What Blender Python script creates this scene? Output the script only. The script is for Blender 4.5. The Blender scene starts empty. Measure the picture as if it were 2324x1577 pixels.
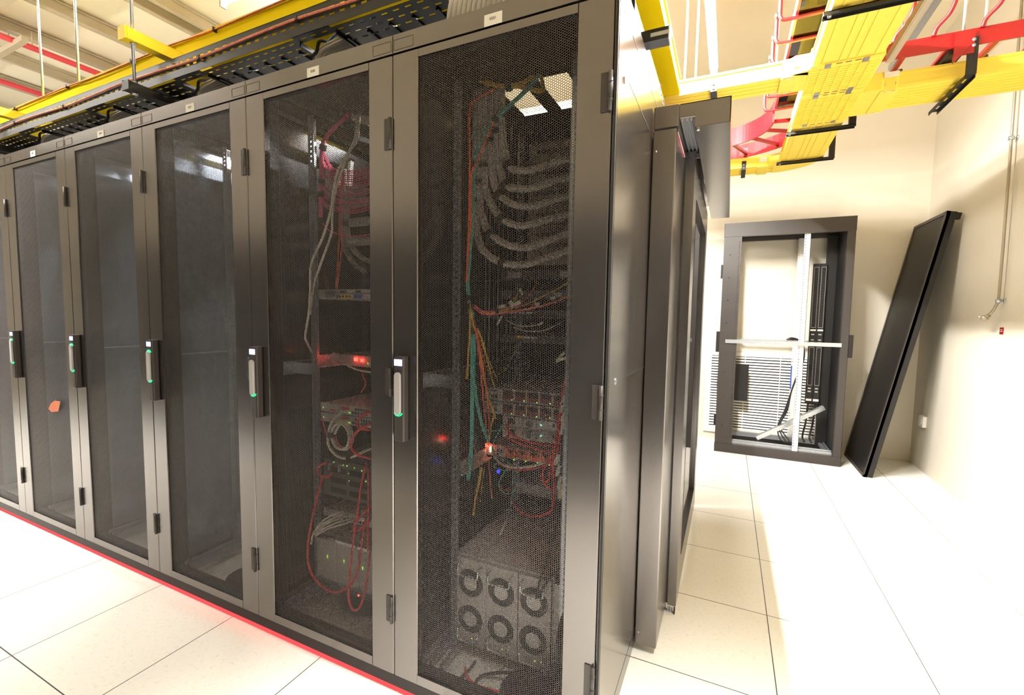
import bpy, math, random
import numpy as np
from mathutils import Vector, Matrix
random.seed(7)
SC = bpy.context.scene
COL = SC.collection

# ------------------------------------------------------------------ materials
def lin(c):
    return tuple(((v / 255.0) / 12.92 if v / 255.0 <= 0.04045 else ((v / 255.0 + 0.055) / 1.055) ** 2.4) for v in c)

def mat(name, rgb, rough=0.5, metal=0.0, noise=0.0, scale=40.0, bump=0.0, spec=0.5, emit=None, strength=0.0):
    m = bpy.data.materials.new(name)
    m.use_nodes = True
    nt = m.node_tree
    b = nt.nodes['Principled BSDF']
    c = lin(rgb)
    b.inputs['Base Color'].default_value = (*c, 1)
    b.inputs['Roughness'].default_value = rough
    b.inputs['Metallic'].default_value = metal
    b.inputs['Specular IOR Level'].default_value = spec
    if noise > 0 or bump > 0:
        tc = nt.nodes.new('ShaderNodeTexCoord')
        n = nt.nodes.new('ShaderNodeTexNoise')
        n.inputs['Scale'].default_value = scale
        n.inputs['Detail'].default_value = 4
        nt.links.new(tc.outputs['Object'], n.inputs['Vector'])
        if noise > 0:
            r = nt.nodes.new('ShaderNodeValToRGB')
            r.color_ramp.elements[0].position = 0.3
            r.color_ramp.elements[1].position = 0.7
            r.color_ramp.elements[0].color = (*[v * (1 - noise) for v in c], 1)
            r.color_ramp.elements[1].color = (*[min(1, v * (1 + noise)) for v in c], 1)
            nt.links.new(n.outputs['Fac'], r.inputs['Fac'])
            nt.links.new(r.outputs['Color'], b.inputs['Base Color'])
        if bump > 0:
            bp = nt.nodes.new('ShaderNodeBump')
            bp.inputs['Strength'].default_value = bump
            bp.inputs['Distance'].default_value = 0.002
            nt.links.new(n.outputs['Fac'], bp.inputs['Height'])
            nt.links.new(bp.outputs['Normal'], b.inputs['Normal'])
    if emit is not None:
        b.inputs['Emission Color'].default_value = (*lin(emit), 1)
        b.inputs['Emission Strength'].default_value = strength
    return m

M = {}
M['black'] = mat('black_powder_coat', (118, 114, 112), 0.25, 0.92)
M['black2'] = mat('black_satin_steel', (28, 26, 26), 0.5, 0.0, 0.05, 200, spec=0.3)
M['sheet'] = mat('black_perforated_steel', (80, 76, 74), 0.3, 0.9)
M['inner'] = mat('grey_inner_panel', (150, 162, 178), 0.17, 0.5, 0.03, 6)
M['smooth'] = mat('black_smooth_panel', (118, 113, 108), 0.2, 0.92)
M['innershade'] = mat('shaded_inner_panel', (88, 88, 90), 0.17, 0.75)  # copy of the inner panel, darkened to stand for equipment shade
M['yellow_l'] = mat('bright_yellow_duct', (255, 224, 14), 0.7, 0.0, 0.02, 8, 0.02, spec=0.05)
M['traybk'] = mat('black_tray_paint', (17, 16, 16), 0.4, spec=0.35)
M['bank'] = mat('dark_bank_paint', (14, 13, 13), 0.7)
M['black3'] = mat('black_textured_paint', (52, 47, 45), 0.45, 0.0, 0.05, 200, spec=0.4)
M['panelgrey'] = mat('dark_grey_panel_paint', (104, 97, 92), 0.5, 0.1)
M['gasket'] = mat('black_rubber', (12, 12, 13), 0.7)
M['zinc'] = mat('galvanised_steel', (178, 182, 188), 0.38, 0.85, 0.06, 60)
M['zincw'] = mat('pale_zinc_post', (222, 222, 220), 0.42, 0.4, 0.03, 60)
M['alu'] = mat('brushed_aluminium', (172, 174, 180), 0.35, 0.8)
M['chrome'] = mat('bright_steel_wire', (215, 215, 218), 0.2, 0.9)
M['boxgrey'] = mat('grey_equipment_paint', (176, 168, 165), 0.5, 0.1, 0.04, 80)
M['boxdark'] = mat('dark_equipment_paint', (60, 58, 60), 0.5, 0.1, 0.04, 80)
M['boxsilver'] = mat('silver_equipment_front', (200, 195, 194), 0.4, 0.3, 0.04, 80)
M['hole'] = mat('dark_opening', (9, 9, 10), 0.8)
M['maroon'] = mat('maroon_module', (92, 26, 30), 0.5)
M['orange_p'] = mat('orange_module', (240, 84, 18), 0.45)
M['yellow'] = mat('yellow_duct_plastic', (250, 222, 92), 0.5, 0.0, 0.02, 8, 0.02, spec=0.15)
M['ypale'] = mat('pale_yellow_strut_paint', (250, 216, 40), 0.5, spec=0.2)
M['redpaint'] = mat('red_ladder_paint', (146, 12, 20), 0.35, 0.0, 0.04, 30)
M['redpipe'] = mat('red_pipe_paint', (206, 60, 72), 0.45)
M['copper'] = mat('copper_cable', (188, 106, 84), 0.35, 0.7, 0.35, 120)
M['cream_c'] = mat('cream_ceiling_deck', (248, 240, 216), 0.7, 0.0, 0.02, 3)
M['beam'] = mat('grey_ceiling_steel', (168, 156, 134), 0.6, 0.0, 0.04, 10)
M['wall'] = mat('cream_wall_paint', (216, 208, 192), 0.75, 0.0, 0.015, 4, 0.03)
M['plate_w'] = mat('white_label', (236, 234, 226), 0.6)
M['ink'] = mat('grey_ink', (70, 68, 66), 0.7)
M['cap'] = mat('black_end_cap', (22, 20, 20), 0.5)
M['lever'] = mat('brushed_lever', (190, 188, 192), 0.45, 0.3)
M['c_grey'] = mat('grey_cable_jacket', (176, 168, 162), 0.5)
M['c_white'] = mat('white_cable_jacket', (222, 216, 206), 0.5)
M['c_teal'] = mat('teal_cable_jacket', (64, 172, 160), 0.45)
M['c_orange'] = mat('orange_cable_jacket', (232, 92, 40), 0.45)
M['c_red'] = mat('red_cable_jacket', (206, 30, 32), 0.45)
M['c_yellow'] = mat('yellow_cable_jacket', (226, 178, 52), 0.45)
M['c_pink'] = mat('pink_cable_jacket', (206, 58, 104), 0.45)
M['c_black'] = mat('black_cable_jacket', (26, 25, 26), 0.45)
M['c_blue'] = mat('blue_cable_jacket', (44, 92, 168), 0.45)
M['blue_p'] = mat('blue_port', (30, 70, 150), 0.5)
M['yel_p'] = mat('yellow_port', (224, 184, 40), 0.5)
M['ventw'] = mat('white_grille_paint', (232, 228, 218), 0.5)
M['tie'] = mat('black_hook_tie', (14, 13, 13), 0.8)
M['tape'] = mat('brown_tape', (190, 104, 66), 0.6)
M['tag_y'] = mat('cream_tag', (222, 208, 168), 0.6)
M['brass'] = mat('brass_fitting', (150, 140, 122), 0.45, 0.5)

def emitter(name, rgb, strength):
    m = bpy.data.materials.new(name)
    m.use_nodes = True
    nt = m.node_tree
    nt.nodes.clear()
    o = nt.nodes.new('ShaderNodeOutputMaterial')
    e = nt.nodes.new('ShaderNodeEmission')
    e.inputs['Color'].default_value = (*lin(rgb), 1)
    e.inputs['Strength'].default_value = strength
    nt.links.new(e.outputs[0], o.inputs[0])
    return m
M['lamp'] = emitter('white_tube_light', (255, 250, 240), 85)
M['led_red'] = emitter('red_strip_light', (255, 42, 44), 2.6)
M['led_blue'] = emitter('blue_white_light', (150, 165, 255), 3.0)
M['led_green'] = emitter('green_light', (30, 255, 130), 1.6)
M['dot_green'] = emitter('yellow_green_dot', (190, 255, 90), 0.7)
M['dot_teal'] = emitter('white_green_dot', (150, 255, 220), 1.5)
M['dot_red'] = emitter('red_lamp', (255, 40, 30), 14.0)
M['dot_warm'] = emitter('warm_white_lamp', (255, 200, 150), 8.0)
M['dot_blue'] = emitter('blue_lamp', (30, 40, 255), 3.0)

def glass_mat():
    m = bpy.data.materials.new('clear_door_glass')
    m.use_nodes = True
    nt = m.node_tree
    nt.nodes.clear()
    o = nt.nodes.new('ShaderNodeOutputMaterial')
    mx = nt.nodes.new('ShaderNodeMixShader')
    t = nt.nodes.new('ShaderNodeBsdfTransparent')
    g = nt.nodes.new('ShaderNodeBsdfGlossy')
    f = nt.nodes.new('ShaderNodeFresnel')
    g.inputs['Roughness'].default_value = 0.02
    t.inputs['Color'].default_value = (0.86, 0.89, 0.88, 1)
    f.inputs['IOR'].default_value = 1.5
    nt.links.new(f.outputs[0], mx.inputs[0])
    nt.links.new(t.outputs[0], mx.inputs[1])
    nt.links.new(g.outputs[0], mx.inputs[2])
    nt.links.new(mx.outputs[0], o.inputs[0])
    return m
M['glass'] = glass_mat()

def floor_mat():
    m = bpy.data.materials.new('white_floor_tiles')
    m.use_nodes = True
    nt = m.node_tree
    b = nt.nodes['Principled BSDF']
    geo = nt.nodes.new('ShaderNodeNewGeometry')
    sep = nt.nodes.new('ShaderNodeSeparateXYZ')
    nt.links.new(geo.outputs['Position'], sep.inputs[0])
    def line(axis):
        d = nt.nodes.new('ShaderNodeMath'); d.operation = 'DIVIDE'; d.inputs[1].default_value = 0.6
        nt.links.new(sep.outputs[axis], d.inputs[0])
        a = nt.nodes.new('ShaderNodeMath'); a.operation = 'ADD'; a.inputs[1].default_value = 100.5
        nt.links.new(d.outputs[0], a.inputs[0])
        f = nt.nodes.new('ShaderNodeMath'); f.operation = 'FRACT'
        nt.links.new(a.outputs[0], f.inputs[0])
        s = nt.nodes.new('ShaderNodeMath'); s.operation = 'SUBTRACT'; s.inputs[1].default_value = 0.5
        nt.links.new(f.outputs[0], s.inputs[0])
        ab = nt.nodes.new('ShaderNodeMath'); ab.operation = 'ABSOLUTE'
        nt.links.new(s.outputs[0], ab.inputs[0])
        lt = nt.nodes.new('ShaderNodeMath'); lt.operation = 'LESS_THAN'; lt.inputs[1].default_value = 0.0036
        nt.links.new(ab.outputs[0], lt.inputs[0])
        return lt
    lx, ly = line(0), line(1)
    mx = nt.nodes.new('ShaderNodeMath'); mx.operation = 'MAXIMUM'
    nt.links.new(lx.outputs[0], mx.inputs[0]); nt.links.new(ly.outputs[0], mx.inputs[1])
    n = nt.nodes.new('ShaderNodeTexNoise'); n.inputs['Scale'].default_value = 60; n.inputs['Detail'].default_value = 6
    nt.links.new(geo.outputs['Position'], n.inputs['Vector'])
    r = nt.nodes.new('ShaderNodeValToRGB')
    r.color_ramp.elements[0].position = 0.28; r.color_ramp.elements[0].color = (*lin((226, 221, 211)), 1)
    r.color_ramp.elements[1].position = 0.46; r.color_ramp.elements[1].color = (*lin((236, 233, 226)), 1)
    nt.links.new(n.outputs['Fac'], r.inputs['Fac'])
    mix = nt.nodes.new('ShaderNodeMix'); mix.data_type = 'RGBA'
    nt.links.new(mx.outputs[0], mix.inputs['Factor'])
    nt.links.new(r.outputs['Color'], mix.inputs['A'])
    mix.inputs['B'].default_value = (*lin((58, 56, 54)), 1)
    nt.links.new(mix.outputs['Result'], b.inputs['Base Color'])
    b.inputs['Roughness'].default_value = 0.32
    return m
M['floor'] = floor_mat()

# ------------------------------------------------------------------ geometry
ORG = {}

class MB:
    """collects geometry of one part in world coordinates"""
    def __init__(self):
        self.v = []; self.f = []; self.smooth = []; self.log = []
    def add(self, vs, fs, smooth=False):
        o = len(self.v)
        self.v += [tuple(p) for p in vs]
        self.f += [tuple(i + o for i in f) for f in fs]
        self.smooth += [smooth] * len(fs)
        self.log.append((len(vs), len(fs), smooth))
        return self
    def box(self, x0, x1, y0, y1, z0, z1):
        vs = [(x0, y0, z0), (x1, y0, z0), (x1, y1, z0), (x0, y1, z0), (x0, y0, z1), (x1, y0, z1), (x1, y1, z1), (x0, y1, z1)]
        return self.add(vs, [(3, 2, 1, 0), (4, 5, 6, 7), (0, 1, 5, 4), (1, 2, 6, 5), (2, 3, 7, 6), (3, 0, 4, 7)])
    def bbox(self, x0, x1, y0, y1, z0, z1, b=0.004):
        """box with chamfered vertical and top edges"""
        c = [(x0 + b, y0), (x1 - b, y0), (x1, y0 + b), (x1, y1 - b), (x1 - b, y1), (x0 + b, y1), (x0, y1 - b), (x0, y0 + b)]
        return self.prism([(p[0], p[1]) for p in c], z0, z1)
    def prism(self, poly, z0, z1, axis='z'):
        n = len(poly)
        def P(a, b, c):
            return {'z': (a, b, c), 'y': (a, c, b), 'x': (c, a, b)}[axis]
        vs = [P(a, b, z0) for a, b in poly] + [P(a, b, z1) for a, b in poly]
        fs = [tuple(range(n))[::-1], tuple(range(n, 2 * n))]
        fs += [(i, (i + 1) % n, (i + 1) % n + n, i + n) for i in range(n)]
        return self.add(vs, fs)
    def bar(self, p0, p1, w, h, up=(0, 0, 1)):
        p0 = Vector(p0); p1 = Vector(p1); d = (p1 - p0).normalized(); u = Vector(up)
        s = d.cross(u)
        if s.length < 1e-4:
            s = d.cross(Vector((1, 0, 0)))
        s.normalize(); u = s.cross(d).normalized()
        vs = []
        for p in (p0, p1):
            for a, b in ((-1, -1), (1, -1), (1, 1), (-1, 1)):
                vs.append(p + s * (a * w / 2) + u * (b * h / 2))
        return self.add(vs, [(0, 1, 2, 3), (7, 6, 5, 4), (0, 4, 5, 1), (1, 5, 6, 2), (2, 6, 7, 3), (3, 7, 4, 0)])
    def cyl(self, p0, p1, r, n=12, r1=None):
        return self.tube([p0, p1], r, n, smooth_path=False, r1=r1)
    def tube(self, pts, r, n=8, smooth_path=True, r1=None, sub=5, off=(0, 0)):
        P = [Vector(p) for p in pts]
        if smooth_path and len(P) > 2:
            P = catmull(P, sub)
        k = len(P)
        T = []
        for i in range(k):
            a = P[max(0, i - 1)]; b = P[min(k - 1, i + 1)]
            t = (b - a)
            T.append(t.normalized() if t.length > 1e-9 else Vector((0, 0, 1)))
        u = T[0].orthogonal().normalized()
        if abs(T[0].z) < 0.9:
            u = (Vector((0, 0, 1)) - T[0] * T[0].z).normalized()
        else:
            u = (Vector((0, 1, 0)) - T[0] * T[0].y).normalized()
        vs = []; fs = []
        for i in range(k):
            u = (u - T[i] * u.dot(T[i]))
            u = u.normalized() if u.length > 1e-6 else T[i].orthogonal().normalized()
            w = T[i].cross(u)
            c = P[i] + u * off[0] + w * off[1]
            rr = r if r1 is None else r + (r1 - r) * i / (k - 1)
            for j in range(n):
                a = 2 * math.pi * j / n
                vs.append(c + u * (rr * math.cos(a)) + w * (rr * math.sin(a)))
        for i in range(k - 1):
            for j in range(n):
                fs.append((i * n + j, i * n + (j + 1) % n, (i + 1) * n + (j + 1) % n, (i + 1) * n + j))
        fs.append(tuple(range(n))[::-1]); fs.append(tuple(range((k - 1) * n, k * n)))
        return self.add(vs, fs, True)
    def ring(self, c, nrm, r0, r1, n=28, t=0.002):
        """flat annulus with a little thickness"""
        c = Vector(c); nrm = Vector(nrm).normalized(); u = nrm.orthogonal().normalized(); w = nrm.cross(u)
        vs = []; fs = []
        for h in (0, t):
            for rr in (r0, r1):
                for j in range(n):
                    a = 2 * math.pi * j / n
                    vs.append(c + nrm * h + u * rr * math.cos(a) + w * rr * math.sin(a))
        for j in range(n):
            q = (j + 1) % n
            fs += [(j, q, n + q, n + j), (2 * n + j, 3 * n + j, 3 * n + q, 2 * n + q), (n + j, n + q, 3 * n + q, 3 * n + j), (j, 2 * n + j, 2 * n + q, q)]
        return self.add(vs, fs)
    def ball(self, c, r, n=12, sq=(1, 1, 1)):
        vs = []; fs = []
        m = n // 2
        for i in range(m + 1):
            th = math.pi * i / m
            for j in range(n):
                ph = 2 * math.pi * j / n
                vs.append((c[0] + r * sq[0] * math.sin(th) * math.cos(ph), c[1] + r * sq[1] * math.sin(th) * math.sin(ph), c[2] + r * sq[2] * math.cos(th)))
        for i in range(m):
            for j in range(n):
                fs.append((i * n + j, (i + 1) * n + j, (i + 1) * n + (j + 1) % n, i * n + (j + 1) % n))
        return self.add(vs, fs, True)
    def plate_holes(self, x0, x1, y0, y1, z, holes, t=0.002, to3=None):
        """sheet in a plane with rectangular holes lying on a grid of cuts"""
        xs = sorted({x0, x1, *[h[0] for h in holes], *[h[1] for h in holes]})
        ys = sorted({y0, y1, *[h[2] for h in holes], *[h[3] for h in holes]})
        for i in range(len(xs) - 1):
            for j in range(len(ys) - 1):
                cx = (xs[i] + xs[i + 1]) / 2; cy = (ys[j] + ys[j + 1]) / 2
                if any(h[0] < cx < h[1] and h[2] < cy < h[3] for h in holes):
                    continue
                a, b, c, d = xs[i], xs[i + 1], ys[j], ys[j + 1]
                f = to3 or (lambda u, v, w: (u, v, w))
                vs = [f(a, c, z), f(b, c, z), f(b, d, z), f(a, d, z), f(a, c, z + t), f(b, c, z + t), f(b, d, z + t), f(a, d, z + t)]
                self.add(vs, [(3, 2, 1, 0), (4, 5, 6, 7), (0, 1, 5, 4), (1, 2, 6, 5), (2, 3, 7, 6), (3, 0, 4, 7)])
        return self
    def each(self, name, m, parent):
        """one object per added piece"""
        o0 = 0
        for nv, nf, sm in self.log:
            q = MB(); q.v = self.v[o0:o0 + nv]
            q.f = [tuple(i - o0 for i in f) for f in self.f if o0 <= f[0] < o0 + nv]
            q.smooth = [sm] * len(q.f)
            q.build(name, m, parent); o0 += nv
    def build(self, name, m, parent=None, bevel=0.0):
        me = bpy.data.meshes.new(name)
        o = Vector(ORG[parent.name]) if parent else Vector((0, 0, 0))
        me.from_pydata([tuple(Vector(p) - o) for p in self.v], [], self.f)
        me.polygons.foreach_set('use_smooth', self.smooth)
        me.materials.append(m)
        me.update()
        ob = bpy.data.objects.new(name, me)
        COL.objects.link(ob)
        if parent:
            ob.parent = parent
        ORG[ob.name] = tuple(o)
        if bevel > 0:
            md = ob.modifiers.new('edge', 'BEVEL'); md.width = bevel; md.segments = 2; md.limit_method = 'ANGLE'
        return ob

def catmull(P, sub):
    out = []
    n = len(P)
    for i in range(n - 1):
        p0 = P[i - 1] if i > 0 else P[i] * 2 - P[i + 1]
        p1, p2 = P[i], P[i + 1]
        p3 = P[i + 2] if i + 2 < n else P[i + 1] * 2 - P[i]
        for k in range(sub):
            t = k / sub
            out.append(0.5 * ((2 * p1) + (p2 - p0) * t + (2 * p0 - 5 * p1 + 4 * p2 - p3) * t * t + (3 * p1 - p0 - 3 * p2 + p3) * t ** 3))
    out.append(P[-1])
    return out

def tag(o, label, cat, group=None, kind=None):
    o['label'] = label; o['category'] = cat
    if group: o['group'] = group
    if kind: o['kind'] = kind
    return o

def thing(name, label, cat, loc, group=None):
    o = bpy.data.objects.new(name, None)
    o.empty_display_size = 0.05
    o.location = loc
    COL.objects.link(o)
    ORG[o.name] = tuple(loc)
    return tag(o, label, cat, group)

def struct(name, mb, m):
    o = mb.build(name, m)
    o['kind'] = 'structure'
    return o

def single(name, mb, m, label, cat, group=None):
    """a thing that is one mesh, origin at its own lowest middle point"""
    xs = [p[0] for p in mb.v]; ys = [p[1] for p in mb.v]; zs = [p[2] for p in mb.v]
    c = Vector(((min(xs) + max(xs)) / 2, (min(ys) + max(ys)) / 2, min(zs)))
    mb.v = [tuple(Vector(p) - c) for p in mb.v]
    o = mb.build(name, m)
    o.location = c
    ORG[o.name] = tuple(c)
    return tag(o, label, cat, group)

def dup(root, dx, label, group=None):
    r = root.copy(); COL.objects.link(r)
    r.location = (root.location[0] + dx, root.location[1], root.location[2])
    o = ORG[root.name]; ORG[r.name] = (o[0] + dx, o[1], o[2])
    r['label'] = label
    if group: r['group'] = group
    for ch in [c for c in ALL_CH(root)]:
        c = ch.copy(); COL.objects.link(c); c.parent = r; ORG[c.name] = ORG[r.name]
        for g in [x for x in ALL_CH(ch)]:
            d = g.copy(); COL.objects.link(d); d.parent = c; ORG[d.name] = ORG[r.name]
    return r

def ALL_CH(o):
    return [x for x in bpy.data.objects if x.parent == o]

def strands(n, R):
    """offsets of n strands packed in a round bundle"""
    if n == 1:
        return [(0, 0)]
    out = [(0, 0)]; ring = 1
    while len(out) < n:
        k = 6 * ring
        for j in range(k):
            if len(out) < n:
                a = 2 * math.pi * j / k
                out.append((math.cos(a) * ring, math.sin(a) * ring))
        ring += 1
    mx = max(1, ring - 1)
    return [(a * R / mx, b * R / mx) for a, b in out]

def bundle(mb, path, n, R, r, res=6, jit=0.0):
    for a, b in strands(n, R):
        P = path
        if jit:
            P = [(p[0] + random.uniform(-jit, jit), p[1] + random.uniform(-jit, jit), p[2] + random.uniform(-jit, jit)) for p in path]
            P[0] = path[0]
        mb.tube(P, r, res, off=(a, b))
    return mb

def tie_at(parent, p, d, R, w=0.012):
    p = Vector(p); d = Vector(d).normalized()
    return MB().tube([p - d * w, p - d * w * 0.6, p + d * w * 0.6, p + d * w], R, 10, smooth_path=False).build('cable_tie', M['tie'], parent)
# ------------------------------------------------------------------ camera
cam = bpy.data.cameras.new('camera')
cam.sensor_fit = 'HORIZONTAL'; cam.sensor_width = 36.0
cam.lens = 1038.218 / 2324 * 36.0
cam.clip_start = 0.02
co = bpy.data.objects.new('camera', cam)
COL.objects.link(co)
yaw, pitch, roll = -0.43963, -0.07242, 0.01593
d = Vector((math.sin(yaw) * math.cos(pitch), math.cos(yaw) * math.cos(pitch), math.sin(pitch)))
rt = Vector((math.cos(yaw), -math.sin(yaw), 0)); up = rt.cross(d)
r2 = rt * math.cos(roll) + up * math.sin(roll); u2 = up * math.cos(roll) - rt * math.sin(roll)
co.matrix_world = Matrix(((r2.x, u2.x, -d.x, 0.3525), (r2.y, u2.y, -d.y, -1.3889), (r2.z, u2.z, -d.z, 1.5151), (0, 0, 0, 1)))
SC.camera = co

# ------------------------------------------------------------------ room shell
XL, XR, YB, YF, ZC = -11.0, 2.19, 4.82, -3.4, 4.39
struct('floor', MB().box(XL, XR, YF, YB, -0.05, 0.0), M['floor'])
struct('wall_back', MB().box(XL, XR + 0.1, YB, YB + 0.1, 0, ZC), M['wall'])
struct('wall_right', MB().box(XR, XR + 0.1, YF, YB, 0, ZC), M['wall'])
struct('wall_left', MB().box(XL - 0.1, XL, YF, YB, 0, ZC), M['wall'])
struct('wall_front', MB().box(XL, XR, YF - 0.1, YF, 0, ZC), M['wall'])
ceil = MB().box(XL, XR, YF, YB, ZC, ZC + 0.05)
struct('ceiling', ceil, M['cream_c'])
# steel purlins under the deck, running back from the aisle
for i, (bx, w) in enumerate(((-4.44, .045), (-4.64, .055), (-5.47, .075), (-6.3, .085), (-7.1, .05), (-7.95, .085))):
    b = MB().box(bx - w / 2, bx + w / 2, YF, YB, ZC - 0.13, ZC - 0.12)
    b.box(bx - w / 2, bx + w / 2, YF, YB, ZC - 0.035, ZC - 0.024)
    b.box(bx - 0.008, bx + 0.008, YF, YB, ZC - 0.12, ZC - 0.035)
    struct('trim_%d' % (i + 1), b, M['beam'])
# seams of the flat ceiling boards at the right
b = MB().box(1.06, 1.07, YF, YB, ZC - 0.004, ZC); b.box(1.88, 1.89, YF, YB, ZC - 0.004, ZC); b.box(0.0, XR, 3.2, 3.21, ZC - 0.004, ZC); b.box(0, XR, 1.9, 1.91, ZC - 0.004, ZC)
struct('trim_10', b, M['beam'])
struct('trim_11', MB().box(XL, -3.0, 0.2, 0.565, 4.2, ZC), M['beam'])
struct('second_row_block', MB().box(-9.0, -0.02, 2.4, 3.5, 0.0, 2.5), M['black2'])  # unseen block for the second cabinet row, stops aisle light spilling back
# unseen opposite cabinet row behind the camera: one dark block the doors reflect
struct('opposite_bank', MB().box(-8.0, 0.9, -2.9, -2.15, 0.0, 2.35), M['bank'])

# ------------------------------------------------------------------ cabinets of the row
P8 = 0.8
X0, X1 = -0.777, 0.023
YD = -0.033                    # door face
Z0, ZT = 0.09, 2.43

def hex_sheet():
    """perforated door sheet: honeycomb of hexagonal holes, thin, as one mesh"""
    p = 0.0077; cs = p * 0.8660254; R = p / math.sqrt(3)
    x0, x1, z0, z1 = X0 + 0.108, X1 - 0.107, 0.123, 2.408
    nc = int((x1 - x0) / cs); nr = int((z1 - z0) / p)
    ox = (x0 + x1) / 2 - cs * (nc - 1) / 2; oz = (z0 + z1) / 2 - p * (nr - 1) / 2 - p / 4
    ang = np.arange(6) * math.pi / 3
    unit = np.stack([np.cos(ang), np.sin(ang)], 1)
    ci, ri = np.meshgrid(np.arange(nc), np.arange(nr), indexing='ij')
    cx = (ox + ci * cs).ravel(); cz = (oz + ri * p + (ci % 2) * p / 2).ravel()
    n = len(cx)
    out = np.zeros((n, 18, 3)); k = 0.83
    for t, (rad, y) in enumerate(((R, 0.0), (R * k, 0.0), (R * k, 0.0011))):
        out[:, t * 6:t * 6 + 6, 0] = cx[:, None] + unit[None, :, 0] * rad
        out[:, t * 6:t * 6 + 6, 2] = cz[:, None] + unit[None, :, 1] * rad
        out[:, t * 6:t * 6 + 6, 1] = y
    vs = out.reshape(-1, 3)
    vs[:, 1] += YD + 0.007
    q = []
    for j in range(6):
        jj = (j + 1) % 6
        q.append((j, jj, 6 + jj, 6 + j)); q.append((6 + j, 6 + jj, 12 + jj, 12 + j))
    q = np.array(q)
    fs = (q[None] + (np.arange(n) * 18)[:, None, None]).reshape(-1, 4)
    me = bpy.data.meshes.new('perforated_sheet')
    me.vertices.add(len(vs)); me.vertices.foreach_set('co', vs.ravel())
    me.loops.add(fs.size); me.loops.foreach_set('vertex_index', fs.ravel().astype(np.int32))
    me.polygons.add(len(fs)); me.polygons.foreach_set('loop_start', np.arange(0, fs.size, 4, dtype=np.int32))
    me.update(calc_edges=True); me.validate()
    me.materials.append(M['sheet'])
    return me

SHEET = hex_sheet()

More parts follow.
